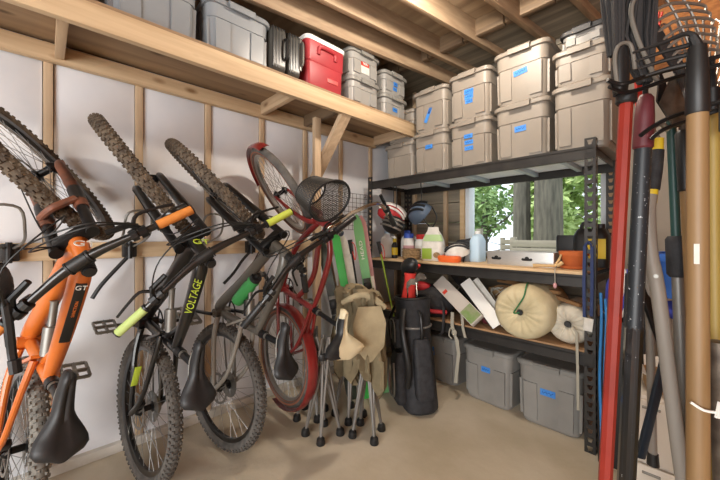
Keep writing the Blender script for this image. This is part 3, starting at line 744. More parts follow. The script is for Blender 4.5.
    b = B(); b.tube([BB-V((0, .062, 0)), BB+V((0, .062, 0))], .013, 12)
    ck_ = obj('crankset', b, M['dull'], t)
    b = B(); c_ = BB-V((0, .048, 0)); b.lathe([(.062, -.002), (.070, -.002), (.070, .002), (.062, .002), (.062, -.002)], 32, c_, 'Y', False, False)
    for k in range(5): a = 2*PI*k/5; b.beam(c_, c_+V((.066*math.sin(a), 0, .066*math.cos(a))), .012, .004, up=(0, 1, 0))
    obj('chainring', b, M['blackm'], ck_)
    for sg in (1, -1):
        d = cd*sg; b = B(); b.beam(BB+V((0, sg*.064, 0))-d*.012, BB+V((0, sg*.078, 0))+d*.172, .016, .026, up=(0, 1, 0), bev=.005); arm = obj('crank_arm', b, M['blackm'], ck_)
        pedal(arm, BB+V((0, sg*.138, 0))+d*.168, sp.get('pedal', M['dull']))
    # chain
    b = B(); rr0 = .036; c0 = P(0, R)+V((0, -.045, 0)); c1 = BB-V((0, .048, 0))
    for zz in (1, -1): b.beam(c0+V((0, 0, zz*rr0)), c1+V((0, 0, zz*.068)), .007, .008)
    obj('chain', b, M['dull'], t)
    if not cr:
        b = B(); q = P(0, R)+V((-.02, -.07, -.05)); b.beam(P(0, R)+V((0, -.07, -.01)), q+V((-.03, 0, -.04)), .02, .025, up=(0, 1, 0), bev=.004); b.lathe([(.018, -.004), (.018, .004)], 12, q, 'Y'); b.lathe([(.02, -.004), (.02, .004)], 12, q+V((-.01, .0, -.08)), 'Y'); b.beam(q, q+V((-.01, 0, -.08)), .006, .022, up=(0, 1, 0)); obj('derailleur', b, M['black'], t)
        b = B(); b.box(P(0, R)+V((.06, .05, .07)), (.045, .03, .03), rot=(0, -.8, 0), bev=.006); obj('brake_caliper', b, M['black'], t)
    else:
        for nm_, cc, SS, a0, a1 in (('fender', P(0, R), Id, -.45, 3.5), ('fender', P(WB, R), S, -1.3, .55)):
            b = B(); b.M = SS; rings = []
            for i in range(25):
                a = a0+(a1-a0)*i/24; er = V((math.sin(PI/2-a), 0, math.cos(PI/2-a))) 
                o1 = [cc+er*(R+.012+.012*math.cos(w*1.4))+V((0, .036*math.sin(w*1.4)/math.sin(1.4)*1.0, 0)) for w in [-1, -.6, -.2, .2, .6, 1]]
                i1 = [p-er*.003 for p in o1][::-1]; rings.append(o1+i1)
            b.loft(rings); obj(nm_, b, fr, t)
    t['_'] = 1; del t['_']
    return dict(t=t, P=P, hb=hb, ht=ht, BB=BB, stop=stop, ax=ax, pf=pf, S=S, frame=fo, sd=sd, bc=bc, hbo=hbo)

base_spec = dict(R=.37, r=.0325, wb=1.19, ha=60, sa=80, fork=.545, htl=.115, spacer=.045, bb=(.435, .34), st=.41, bar=.78, saddle_u=.905, rim=M['frameblack'],
                 tyre_f=M['rubber_brown'], tyre_r=M['rubber_grey'], saddle=M['saddle'], stem=.035, tube=.029)
# orange bike
K1 = bike('mountain_bike', 'orange mountain bike with one orange grip, parked upright against the white wall', (.385, -.115, 0), .18, .90,
          dict(base_spec, paint=M['orange'], grip_l=M['orgrip'], grip_r=M['orgrip'], roll=.10, crank=-.7, lowers=mat('rusty_brown_paint', '#7d4a34', .6, c2='#5c3d30', scale=25), fork_accent=M['black'], tube=.032, sw=.15, bar=.74, pedal=M['dull']))
# black and lime bike
K2 = bike('mountain_bike', 'black and lime mountain bike with lime green grips', (.38, .37, 0), .14, .79,
          dict(base_spec, paint=M['frameblack'], grip_l=M['limegrip'], grip_r=M['limegrip2'], crank=-PI/2-.15, fork_accent=None, tube=.03, tyre_r=M['rubber'], wb=1.18, bar=.80, roll=.035))
# grey bike
K3 = bike('mountain_bike', 'dark grey mountain bike between the lime bike and the red cruiser', (.40, .775, 0), .19, .92,
          dict(base_spec, paint=M['greypaint'], paint2=M['greylight'], grip_l=M['black'], grip_r=M['black'], crank=-PI/2, tube=.028, tyre_r=M['rubber'], wb=1.16, bar=.74, saddle_u=.90, spacer=.08))
# red cruiser
K4 = bike('cruiser_bike', 'red cruiser bicycle with red fenders, front basket and cream saddle', (.375, 1.20, .10), -.03, .62,
          dict(base_spec, R=.335, r=.026, wb=1.13, ha=69, fork=.44, htl=.13, bb=(.46, .30), sa=78, st=.44, bar=.66, saddle_u=.98, cruiser=True, paint=M['cruiser'], rim=M['alu'],
               tyre_f=M['rubber'], tyre_r=M['rubber'], side=M['side'], saddle=M['cream'], saddle2=M['black'], sl=.26, sw=.27, stem=.06, spacer=.10, crank=-.9, bk=(.16, .17), rake=.05))
# bike decals
def decals():
    k = K1; fwd = V((1, 0, 0))
    n = V((0, 0, 1)); a = k['ht']; c = k['stop']-k['sd']*.06; d = (c-a).normalized()
    up_ = V((0, 1, 0)).cross(d); up_ = up_ if up_.z > 0 else -up_
    def strip(frame, t0, t1, w, lift, m, nm):
        b = B(); L = (c-a).length; nn = 8; rows = []
        for i in range(nn+1):
            p = a+d*(L*(t0+(t1-t0)*i/nn))+up_*(lift+.006*math.sin(PI*(t0+(t1-t0)*i/nn)))
            rows.append([p+V((0, y, 0))-up_*(y*y*14) for y in (-w/2, -w/4, 0, w/4, w/2)]+[p+V((0, y, 0))-up_*(y*y*14+.004) for y in (w/2, w/4, 0, -w/4, -w/2)])
        b.loft(rows); return obj(nm, b, m, frame)
    strip(k['frame'], .14, .62, .03, .0335, M['black'], 'decal_stripe')
    text('badge_letters', 'GT', .025, M['white'], k['frame'], frame_m(a+d*.085+up_*.0385, (0, -1, 0), up_), ext=.0008)
    text('decal_letters', 'SANCTION', .013, M['orange'], k['frame'], frame_m(a+d*.17+up_*.041, -d, up_), ext=.0008)
    for kk, m_, s_, sz in ((K1, M['white'], 'GT', .05), (K2, M['lime'], 'GT', .055)):
        hbm = kk['hb'].lerp(kk['ht'], .45)+kk['pf']*(.0285)
        text('head_badge', s_, sz, m_, kk['frame'], frame_m(hbm, (0, -1, 0), kk['pf']), ext=.0012, shear=.2)
    k = K2; a = k['ht']; c = k['stop']-k['sd']*.06; d = (c-a).normalized(); up2 = V((0, 1, 0)).cross(d); up2 = up2 if up2.z > 0 else -up2
    side = (up2+V((0, .35, 0))).normalized()
    text('decal_letters', 'VOLTAGE', .044, M['lime'], k['frame'], frame_m(a+d*.19+side*.0345, -d, side), ext=.0008, shear=.3, sx=.9)
    b = B(); rx = k['P'](0, .37)
    p0 = rx+V((.07, .085, .155)); p1 = rx+V((.17, .083, .25))
    b.beam(rx+V((.16, .082, .065)), rx+V((.26, .078, .105)), .004, .028, up=(0, 1, 0), bev=.001); obj('stay_decal', b, M['lime'], k['frame'])
decals()

# wall-mounted bike holders
def holder(label, y, tagm, rod):
    t = thing('bike_holder', label, 'bike rack', (.039, y, 1.18), group='black bike holders on the wall rail')
    b = B(); b.box((.018, 0, 0), (.036, .07, .085), bev=.006); b.tube([(.04, 0, -.05), (.04, 0, .05)], .012, 10); obj('bracket', b, M['black'], t)
    b = B(); b.tube([(.04, -.015, .02), (.12, -.05, .05), (.25, -.06, .10), (.3, -.045, .2), (.3, .045, .2), (.25, .06, .10), (.12, .05, .05), (.04, .015, .02)], .006, 8, smooth=4); obj('wheel_loop', b, M['dull'], t)
    b = B(); b.tube([(.03, 0, -.03)]+[tuple(p) for p in rod], .0105, 8, smooth=4); obj('swing_arm', b, M['black'], t)
    if tagm:
        b = B(); b.box((.04, .035, .02), (.012, .03, .04), bev=.003); obj('tag', b, tagm, t)
    return t
rodp = [(.03, -.05, -.09), (.035, -.13, -.19), (.035, -.17, -.26)]
holder('black holder behind the orange bike on the pine rail', -.12, None, rodp)
holder('black holder behind the lime gripped bike on the pine rail', .36, None, rodp)
holder('black holder behind the grey bike on the pine rail', .74, None, rodp)
holder('black holder with a yellow tag beside the cruiser front wheel', 1.10, M['yellow'], [(.03, -.06, -.09), (.035, -.13, -.18), (.035, -.2, -.25)])

# green bottle in the grey bike frame (world position from the frame)
k = K3; bpy.context.view_layer.update()
mw = k['t'].matrix_world
p0 = mw @ (k['hb'].lerp(k['BB'], .42)+V((0, 0, .065))); p1 = mw @ (k['hb'].lerp(k['BB'], .80)+V((0, 0, .065)))
bt = thing('water_bottle', 'green drink bottle carried in the grey bike frame', 'bottle', p1)
d = p0-p1; b = B(); b.tube([V((0, 0, 0)), d*.02, d*.62, d*.7, d*.78, d*.86], [.03, .036, .036, .03, .034, .03], 14); obj('bottle_body', b, M['green'], bt)
b = B(); b.tube([d*.86, d*.95, d*.96, d*1.05], [.032, .03, .014, .012], 14); obj('cap', b, M['black'], bt)
# black pad hanging from the orange bike bar
k = K1; mw = k['t'].matrix_world
ge = mw @ (k['S'] @ (k['bc']+V((0, .30, 0))+k['ax']*.02-k['pf']*.03))
pk = thing('hip_pack', 'black padded pack with loose straps slung over the orange bike handlebar', 'bag', (ge.x+.02, ge.y-.005, ge.z+.05))
b = B(); b.ell((0, 0, .09), (.05, .06, .085), 14, 10, fn=lambda p: V((p.x, p.y, p.z*(1+.1*math.sin(p.y*40))))); obj('pack_body', b, M['nylon'], pk)
b = B(); b.tube([(.0, -.03, .16), (.01, .0, .19), (.0, .03, .16)], .008, 6, smooth=4, flat=.4); obj('loop', b, M['black'], pk)
b = B(); b.tube([(.03, .04, .06), (.04, .05, -.02), (.03, .055, -.1), (.04, .06, -.13)], .011, 6, smooth=4, flat=.5); b.tube([(.04, .06, -.12), (.042, .064, -.16)], .015, 10); obj('strap', b, M['black'], pk)
b = B(); b.tube([(.02, -.02, .03), (.02, .0, -.15), (.0, -.01, -.38)], .017, 6, smooth=4, flat=.3); obj('strap', b, M['nylon'], pk)

# ------------------------------------------------------------------ steel storage rack
RX0, RX1, RY0, RY1 = .11, 1.945, 2.285, 2.90
rk = thing('storage_rack', 'black slotted steel rack under and beside the window', 'rack', ((RX0+RX1)/2, RY0, 0))
ro = (((RX0+RX1)/2, RY0, 0))
def rpart(nm, fn, m, sharp=35):
    b = B(org=ro); fn(b); return obj(nm, b, m, rk, sharp=sharp)
def post(b, x, y, sx, sy, H=1.83):
    """slotted angle post: corner at (x,y), flanges towards sx and sy"""
    W = .055; t = bmesh.new(); n = int(H/.0505); ph = H/n
    for fl in (0, 1):
        def q(u, z): return (x+sx*u, y, z) if fl == 0 else (x, y+sy*u, z)
        for i in range(n):
            z0 = i*ph; z1 = z0+ph
            o_ = [(0, z0), (W, z0), (W, z1), (0, z1)]
            a, c = z0+ph*.25, z0+ph*.78
            h = [(W*.36, a), (W*.64, a), (W*.78, c), (W*.22, c)]
            vo = [t.verts.new(q(*p)) for p in o_]; vh = [t.verts.new(q(*p)) for p in h]
            for k in range(4): j = (k+1) % 4; t.faces.new([vo[k], vo[j], vh[j], vh[k]])
    bmesh.ops.remove_doubles(t, verts=t.verts[:], dist=1e-5)
    bmesh.ops.recalc_face_normals(t, faces=t.faces[:])
    bmesh.ops.solidify(t, geom=t.faces[:], thickness=.003)
    b.add(t)
for x, y, sx, sy in ((RX1, RY0, -1, 1), (RX0, RY0, 1, 1), (RX1, RY1, -1, -1), (RX0, RY1, 1, -1)):
    rpart('post', lambda b: post(b, x, y, sx, sy), M['rackm'], 20)
levels = {'top': 1.785, 'mid': 1.032, 'low': .575}
for nm, z in levels.items():
    for y, s_ in ((RY0, 1), (RY1, -1)):
        def fb(b):
            b.span((RX0+.005, y if s_ > 0 else y-.03, z-.075), (RX1-.005, y+.004 if s_ > 0 else y-.026, z)); b.span((RX0+.005, min(y, y+s_*.03), z-.02), (RX1-.005, max(y, y+s_*.03), z-.016)); b.span((RX0+.005, min(y, y+s_*.02), z-.075), (RX1-.005, max(y, y+s_*.02), z-.072))
        rpart('shelf_beam', fb, M['rackm'])
    for x in (RX0+.004, RX1-.012): rpart('side_beam', lambda b: b.span((x, RY0+.01, z-.05), (x+.008, RY1-.01, z-.005)), M['rackm'])
M['deckpale'] = mat('pale_deck_steel', '#e4eaee', .5)
M['decksteel'] = mat('blue_grey_crossbar', '#b4c4d2', .45)
def deck(b):
    b.span((RX0+.01, RY0+.03, 1.769), (RX1-.01, RY1-.03, 1.774))
    for i in range(9): y = RY0+.06+i*.06; b.span((RX0+.01, y, 1.766), (RX1-.01, y+.006, 1.769))
rpart('top_deck', deck, M['deckpale'])
for x in (.62, 1.02, 1.42, 1.72): rpart('crossbar', lambda b: (b.span((x, RY0+.03, 1.735), (x+.035, RY1-.03, 1.766), bev=.003)), M['decksteel'])
rpart('worktop', lambda b: b.span((RX0-.0+.02, RY0-.022, 1.0325), (RX1-.05, RY1-.01, 1.0505), bev=.002), M['lightwood'])
rpart('low_board', lambda b: b.span((RX0+.02, RY0+.006, .5755), (RX1-.05, RY1-.03, .588), bev=.002), M['lowboard'])
WT = 1.051; LB = .5885

# ---- things on the worktop
def bottle(nm, label, x, y, prof, m, capm, cap, sx=1, sy=1, group=None, lab=None, handle=False):
    t = thing(nm, label, 'bottle', (x, y, WT), (0, 0, .2), group)
    b = B(); b.lathe(prof, 20, sx=sx, sy=sy); obj('bottle_body', b, m, t)
    b = B(); r, h0, h1 = cap; b.lathe([(r, h0), (r, h1-.004), (r*.85, h1)], 16); obj('cap', b, capm, t)
    if lab: b = B(); b.lathe([(lab[0]*.998, lab[1]), (lab[0]*1.01, lab[1]+.002), (lab[0]*1.01, lab[2]-.002), (lab[0]*.998, lab[2])], 20, sx=sx, sy=sy); obj('label', b, lab[3], t)
    if handle: b = B(); b.tube([(.05, 0, .2), (.085, 0, .19), (.09, 0, .12), (.07, 0, .09)], .013, 8, smooth=4); obj('handle', b, m, t)
    return t
gj = 'cleaning bottles on the bench'
jug = [(.07, 0), (.078, .01), (.078, .15), (.07, .19), (.03, .225), (.026, .24)]
bottle('jug', 'white plastic jug nearest the bare left end of the bench', .21, 2.45, jug, M['white'], M['paleblue'], (.03, .235, .262), .75, 1, gj, handle=True)
bottle('jug', 'white plastic jug behind the yellow capped bottle', .34, 2.60, jug, M['white'], M['bluecap'], (.03, .235, .262), .75, 1, gj, handle=True)
bottle('spray_bottle', 'slim dark bottle with a yellow cap before the white jugs', .33, 2.42, [(.028, 0), (.03, .01), (.03, .12), (.016, .15)], M['black'], M['yellow'], (.018, .15, .185), 1, 1, gj, lab=(.0302, .03, .1, M['yellow']))
bottle('detergent_bottle', 'white detergent bottle with a wide blue cap', .435, 2.50, [(.05, 0), (.055, .01), (.055, .15), (.045, .19)], M['white'], M['bluecap'], (.046, .19, .235), 1, .8, gj, lab=(.0555, .04, .12, M['pinkish']))
bottle('detergent_bottle', 'white detergent bottle with a red cap', .545, 2.54, [(.05, 0), (.055, .01), (.055, .14), (.045, .18)], M['white'], M['redcover'], (.042, .18, .225), 1, .8, gj, lab=(.0555, .04, .12, M['paper']))
t = thing('basket', 'small round tan wicker basket on the bench', 'basket', (.56, 2.38, WT))
b = B(); b.lathe([(.07, 0), (.08, .02), (.083, .06), (.078, .095), (.072, .095), (.074, .02)], 28, cap1=True); obj('basket_body', b, M['wicker'], t)
b = B()
for z in (.025, .045, .065, .09): b.lathe([(.083+.002*math.sin(z*40), z-.006), (.087, z), (.083, z+.006)], 28, cap0=False, cap1=False)
obj('weave', b, M['wicker'], t)
t = thing('watering_can', 'green watering can on the bench beside the seed bag', 'watering can', (.63, 2.56, WT))
b = B(); b.lathe([(.07, 0), (.075, .01), (.072, .13), (.06, .145)], 20); obj('can_body', b, M['mint'], t)
b = B(); b.tube([(-.06, 0, .04), (-.1, 0, .09), (-.13, 0, .15)], [.018, .012, .01], 10); b.lathe([(.012, .0), (.03, .02)], 14, (-.135, 0, .15)); obj('spout', b, M['mint'], t)
b = B(); b.tube([(.06, 0, .03), (.11, 0, .08), (.09, 0, .16), (.03, 0, .18), (-.02, 0, .145)], .009, 8, smooth=4); obj('handle', b, M['mint'], t)
# seed bag
t = thing('seed_bag', 'white and green stand-up bag folded at its top on the bench', 'bag', (.775, 2.40, WT), (0, 0, .25))
def bagring(w, d, z, p=0): 
    return [(w/2*math.copysign(abs(math.cos(a))**.5, math.cos(a))+p*math.sin(a*3)*.006, d/2*math.copysign(abs(math.sin(a))**.5, math.sin(a)), z) for a in [2*PI*i/24 for i in range(24)]]
b = B(); b.loft([bagring(.17, .10, 0), bagring(.185, .115, .02, 1), bagring(.185, .11, .10, 1), bagring(.175, .085, .17, 1), bagring(.135, .04, .22, 1), bagring(.10, .016, .255, 0), bagring(.09, .012, .285, 0)]); obj('bag_body', b, M['paper'], t)
b = B(); b.box((-.035, -.0595, .06), (.085, .006, .09), bev=.002); obj('print_block', b, M['grassgreen'], t)
b = B(); b.loft([bagring(.179, .093, .165), bagring(.15, .058, .207), bagring(.139, .045, .221)], False, False); obj('top_band', b, mat('pale_green_print', '#a9c48f', .6), t)
b = B(); b.ell((.05, -.06, .05), (.03, .004, .025)); obj('print_spot', b, M['wicker'], t)
# bins with clutter
def bin_(label, x, y, w, d, h, m, rz=0):
    t = thing('bin', label, 'bin', (x, y, WT), (0, 0, rz), None)
    b = B(); b.loft([rrect(w*.85, d*.85, .02, 0), rrect(w, d, .025, h), rrect(w+.015, d+.015, .03, h), rrect(w+.015, d+.015, .03, h-.012), rrect(w-.006, d-.006, .022, h-.012), rrect(w*.85-.01, d*.85-.01, .02, .006)]); obj('bin_body', b, m, t); return t
clear = mat('cloudy_plastic', '#b9bab8', .35, alpha=.75)
bin_('cloudy plastic bin heaped with dark gear on the bench', .965, 2.62, .17, .2, .12, clear)
for i, (x, z, lab) in enumerate(((.93, .14, 'black cap heaped in the cloudy bin nearest the seed bag'), (1.0, .15, 'black cap heaped in the cloudy bin nearest the blue jug'))):
    b = B(); b.ell((0, 0, 0), (.05, .06, .04), 12, 8, fn=lambda p: p*(1+.12*math.sin(p.x*90)*math.cos(p.y*70))); tag(obj('cap_hat', b, M['nylon'], loc=(x, 2.60, WT+z)), lab, 'cap', 'caps in the cloudy bin')
t = thing('bike_helmet', 'pale grey bike helmet with dark vents on the bench', 'helmet', (.99, 2.42, WT+.075), (.3, -.2, .4))
def helm(t, m, m2, sc=1.0):
    b = B(); t.scale = (sc, sc, sc)
    def hf(p): return V((p.x, p.y, max(p.z, -.025)))
    b.ell((0, 0, 0), (.10, .075, .075), 20, 12, fn=hf); sh_ = obj('shell', b, m, t)
    for yy in (-.034, 0, .034):
        b = B(); pts = []
        for i in range(9): a = .35+i/8*(PI-.9); pts.append((.104*math.cos(a), yy, .078*math.sin(a)*math.sqrt(1-(yy/.075)**2)+.0))
        b.tube(pts, .0085, 6); obj('vent', b, m2, sh_)
    b = B(); b.tube([(.06, .06, -.02), (.02, .05, -.10), (0, 0, -.12), (.02, -.05, -.10), (.06, -.06, -.02)], .004, 6, smooth=4); obj('chin_strap', b, M['black'], t)
helm(t, M['paper'], M['black'])
b = B(); b.loft([rrect(.17, .10, .04, 0), rrect(.19, .12, .045, .03), rrect(.18, .11, .045, .05), rrect(.13, .07, .03, .052), rrect(.12, .06, .03, .035)])
tag(obj('orange_tray', b, mat('bright_orange', '#e0662a', .5), loc=(.955, 2.36, WT)), 'shallow orange tray under the pale helmet on the bench', 'tray')
t = thing('jug', 'pale blue plastic jug standing before the window frame', 'bottle', (1.09, 2.57, WT))
b = B(); b.loft([rrect(.08, .13, .02, 0), rrect(.088, .14, .025, .01), rrect(.088, .14, .025, .17), rrect(.06, .1, .02, .21), rrect(.04, .04, .015, .225)]); obj('bottle_body', b, M['paleblue'], t)
b = B(); b.lathe([(.022, .2255), (.022, .25)], 14); obj('cap', b, M['white'], t)
# hanging helmets
t = thing('bike_helmet', 'red and white helmet hanging at the dark corner of the rack', 'helmet', (.31, 2.39, 1.46), (.5, .4, .6)); helm(t, M['rednylon'], M['white'], 1.35)
t = thing('bike_helmet', 'slate blue helmet hanging beside the red and white one', 'helmet', (.60, 2.46, 1.46), (.9, -.3, -.4)); helm(t, M['helmblue'], M['black'], 1.35)
t = thing('bike_helmet', 'black helmet hanging lowest between the red and blue helmets', 'helmet', (.44, 2.27, 1.36), (1.2, .3, .2)); helm(t, M['black'], M['dull'], 1.1)
for x, y, l in ((.31, 2.42, 'black hook strap holding the red helmet below the top deck'), (.60, 2.46, 'black hook strap holding the slate blue helmet below the top deck'), (.44, 2.31, 'black hook strap holding the black helmet below the top deck')):
    b = B(); b.tube([(0, 0, 0), (.01, 0, .12), (0, 0, 1.765-1.51)], .006, 6, smooth=3, flat=.5); tag(obj('hanging_strap', b, M['black'], loc=(x, y, 1.51)), l, 'strap', 'straps below the top deck')
# stainless planter box
t = thing('metal_trough', 'long stainless steel trough with cut-out handles on the bench', 'trough', (1.475, 2.50, WT), (0, 0, -.03))
b = B(); L_, D_, H_ = .46, .20, .098
out = []
b.loft([rrect(L_, D_, .012, 0), rrect(L_, D_, .012, H_), rrect(L_-.004, D_-.004, .011, H_), rrect(L_-.004, D_-.004, .011, .004)]); obj('trough_body', b, M['steel'], t)
for x in (-.155, .06):
    b = B(); y = -D_/2-.0012
    b.box((x, y, .045), (.05, .002, .016), bev=.0008); b.lathe([(.015, y-.001), (.015, y+.001)], 14, (x, 0, .052), 'Y'); b.lathe([(.009, y-.001), (.009, y+.001)], 10, (x-.027, 0, .047), 'Y'); b.lathe([(.009, y-.001), (.009, y+.001)], 10, (x+.027, 0, .047), 'Y'); obj('hand_hole', b, M['black'], t)
# terracotta pot + saucer
t = thing('flower_pot', 'terracotta flower pot with a saucer at the end of the bench', 'pot', (1.80, 2.44, WT))
b = B(); b.lathe([(.055, .012), (.075, .085), (.082, .086), (.084, .112), (.076, .113), (.07, .09), (.05, .03)], 28); obj('pot_body', b, M['terracotta'], t)
b = B(); b.lathe([(.06, 0), (.074, .004), (.08, .022), (.074, .022), (.066, .008)], 28); obj('saucer', b, M['terracotta'], t)
t = thing('driftwood', 'dried knobbly stick with a hanging charm at the bench edge', 'stick', (1.69, 2.34, WT+.012))
b = B(); b.tube([(-.10, .0, 0), (-.06, .01, .004), (0, 0, .006), (.05, -.02, .012), (.07, .0, .03)], [.014, .010, .009, .010, .013], 8, smooth=3); b.tube([(0.03, 0, .01), (.05, .02, .05), (.06, .02, .08)], [.008, .007, .005], 7, smooth=3); obj('stick', b, M['bone'], t)
b = B(); b.tube([(.05, -.02, .01), (.055, -.085, .0), (.056, -.09, -.05), (.056, -.088, -.09)], .0025, 5, smooth=3); obj('cord', b, M['rope'], t)
b = B(); b.ell((.056, -.088, -.105), (.011, .011, .018), 10, 7); obj('charm', b, M['pinkish'], t)
t = thing('fuel_can', 'black jug with a yellow label behind the slotted post', 'can', (1.845, 2.70, WT))
b = B(); b.loft([rrect(.19, .13, .03, 0), rrect(.2, .14, .035, .02), rrect(.2, .14, .035, .21), rrect(.17, .11, .03, .245), rrect(.15, .09, .03, .26)]); obj('can_body', b, M['black'], t)
b = B(); b.box((.04, -.0715, .125), (.1, .003, .13), bev=.001); obj('label', b, M['yellow'], t)
b = B(); b.lathe([(.025, .26), (.025, .29)], 14, (.05, 0, 0)); b.tube([(-.06, 0, .255), (-.05, 0, .295), (.0, 0, .295), (.01, 0, .255)], .012, 8, smooth=3); obj('handle', b, M['black'], t)
b = B(); b.loft([rrect(.14, .12, .02, 0), rrect(.155, .13, .025, .01), rrect(.155, .13, .025, .2), rrect(.145, .12, .02, .215)])
tag(obj('dark_crate', b, M['darklid'], loc=(1.70, 2.76, WT)), 'dark plastic crate between the terracotta pot and the black jug', 'crate')

# ---- things on the low shelf
def sack(label, x, z, r, m, L=.5, cord=None, yf=2.235, rz=0):
    t = thing('stuff_sack', label, 'sack', (x, yf+.02, z), (0, 0, rz))
    b = B(); rings = []; n = 72
    for y, k, pl in ((0.045, .10, .1), (.022, .2, .5), (.006, .42, 1), (.0, .66, 1.2), (.012, .83, 1), (.045, .95, .6), (.1, 1, .25), (.3, 1.0, .15), (L-.06, .97, .3), (L, .6, .5)):
        ring = []
        for i in range(n):
            a = 2*PI*i/n
            w = pl*(.020*math.sin(a*17+1)+.014*math.sin(a*29+y*9)+.012*math.sin(a*11))
            rr = r*k*(1+w*.5); ring.append((rr*math.cos(a), y+w*.14*(1 if k < .9 else 0), r+rr*math.sin(a)*(.96 if math.sin(a) > 0 else 1.0)))
        rings.append(ring)
    b.loft(rings); obj('sack_body', b, m, t, sharp=80)
    b = B(); b.lathe([(.016, .012), (.02, .018), (.012, .03)], 14, (0, 0, r), 'Y'); obj('drawstring_hole', b, M['black'], t)
    if cord:
        b = B(); b.tube([(0, .01, r), (-.03, -.002, r-.005), (.0, -.012, r*1.25), (.035, -.012, r*1.6), (.035, .03, r*1.95), (.02, .1, r*2.0)], .0045, 6, smooth=5); obj('cord', b, cord, t)
    return t
sack('big cream drawstring sack with a green cord on the low shelf', 1.56, .5895, .182, M['sack'], cord=M['greencord'], yf=2.16)
sack('smaller pale drawstring sack beside the slotted rack post', 1.795, .5895, .128, M['sack2'], L=.45, yf=2.285)
def flatbox(nm, label, cat, size, p0, p1, m, up=(0, -1, .6), extra=None):
    """a board-like box leaning with its long edge from p0 to p1"""
    p0 = V(p0); p1 = V(p1); d = (p1-p0); L = d.length; d.normalize(); y = V(up).cross(d).normalized(); z = d.cross(y)
    R_ = Matrix((d, y, z)).transposed(); t = thing(nm, label, cat, p0, R_.to_euler())
    b = B(); b.span((0, -size[0]/2, 0), (L, size[0]/2, size[1]), bev=.003); obj('body', b, m, t)
    if extra: extra(t, L)
    return t
def ex1(t, L):
    b = B(); b.span((L*.72, -.05, .041), (L*.98, .05, .0425)); obj('picture_panel', b, mat('box_print', '#6f8a4c', .6, c2='#9a8a80', scale=12), t)
    b = B(); b.span((L*.24, -.045, .041), (L*.3, -.005, .0425)); obj('red_mark', b, M['redlabel'], t)
flatbox('long_box', 'long white printed carton sloping down across the low shelf', 'box', (.11, .04), (.84, 2.40, .875), (1.24, 2.29, .632), mat('shaded_carton', '#b5ada4', .7), extra=ex1)  # white carton; the shade under the bench is put into its grey colour
flatbox('black_board', 'black flat panel leaning beside the white carton', 'panel', (.09, .02), (.95, 2.46, .955), (1.335, 2.35, .635), M['frameblack'])
flatbox('white_board', 'thin white board leaning between black panel and cream sack', 'board', (.09, .008), (1.06, 2.42, .90), (1.375, 2.31, .63), M['white'])
flatbox('white_board', 'narrow white board leaning next to the cluttered ropes', 'board', (.07, .006), (1.11, 2.47, .91), (1.40, 2.38, .63), M['paper'])
# duffel / backpack
t = thing('backpack', 'black backpack with red piping lying at the end of the low shelf', 'backpack', (.74, 2.40, LB), (0, 0, .2))
b = B(); b.ell((0, 0, .12), (.23, .16, .14), 22, 14, fn=lambda p: V((p.x, p.y, max(p.z*(1+.12*math.sin(p.x*18)), -.119)))); obj('pack_body', b, M['nylon'], t)
b = B(); b.tube([(-.19, -.10, .17), (-.09, -.165, .11), (.06, -.175, .07), (.19, -.11, .06)], .016, 6, smooth=5); obj('piping', b, M['rednylon'], t)
b = B(); b.ell((-.05, -.06, .24), (.09, .06, .045), 12, 8); obj('red_pocket', b, M['rednylon'], t)
b = B(); b.tube([(.1, -.1, .2), (.17, -.14, .13), (.2, -.20, .04), (.19, -.20, -.08), (.16, -.195, -.1)], .012, 6, smooth=4, flat=.35); obj('shoulder_strap', b, M['nylon'], t)
t = thing('cloth_bag', 'bright yellow and blue cloth bag drooping from under the backpack', 'bag', (.67, 2.27, .50), (0, 0, .1))
b = B(); b.ell((-.03, 0, .03), (.09, .025, .07), 14, 9, fn=lambda p: p*(1+.1*math.sin(p.x*50+p.z*40))); obj('bag_body', b, M['yellow'], t)
b = B(); b.ell((.06, -.01, .02), (.08, .022, .055), 14, 9, rot=Matrix.Rotation(.5, 3, 'Y')); obj('blue_panel', b, mat('light_blue_cloth', '#5aa4cc', .7), t)
# sticks, ropes and bundle at the back of the low shelf
for i, (p0, p1, r_, l) in enumerate((((1.28, 2.62, .93), (1.86, 2.34, .84), .014, 'brown wooden stake lying highest over the cream sack'),
                                     ((1.22, 2.66, .90), (1.74, 2.36, .90), .012, 'brown wooden stake lying level behind the cream sack'),
                                     ((1.36, 2.64, .86), (1.90, 2.40, .80), .013, 'brown wooden stake sloping down to the smaller pale sack'))):
    o = V(p0); b = B(org=o); b.beam(p0, p1, r_*2, r_*1.6, bev=.002); tag(obj('wooden_stake', b, M['brown'], loc=o), l, 'stake', 'wooden stakes on the low shelf')
t = thing('rope_bundle', 'tangled pale rope hanging behind the white boards', 'rope', (1.30, 2.56, LB+.03))
for q in range(3):
    b = B(); pts = []
    for i in range(34): a = i*.55+q; pts.append((.10*math.cos(a)*(1+.3*math.sin(a*.37+q)), .07*math.sin(a)*(1+.2*math.cos(a*.6)), .12+.11*math.sin(i*.5+q*2)+.02*q))
    b.tube(pts, .005, 6, smooth=3); obj('rope_coil', b, (M['rope'], M['brown'], M['rope'])[q], t)
b = B(); b.loft([rrect(.20, .2, .03, 0), rrect(.22, .22, .03, .24), rrect(.2, .2, .02, .25)]); tag(obj('brown_box', b, M['card'], loc=(1.24, 2.76, LB)), 'brown carton at the back of the low shelf behind the leaning boards', 'box')
t = thing('gear_bag', 'soft black bag with a grey strap stuffed behind the white boards', 'bag', (.98, 2.68, LB))
b = B(); b.ell((0, 0, .13), (.13, .12, .14), 18, 12, fn=lambda p: V((p.x, p.y, max(p.z*(1+.1*math.sin(p.x*30+p.y*20)), -.129)))); obj('bag_body', b, M['nylon'], t)
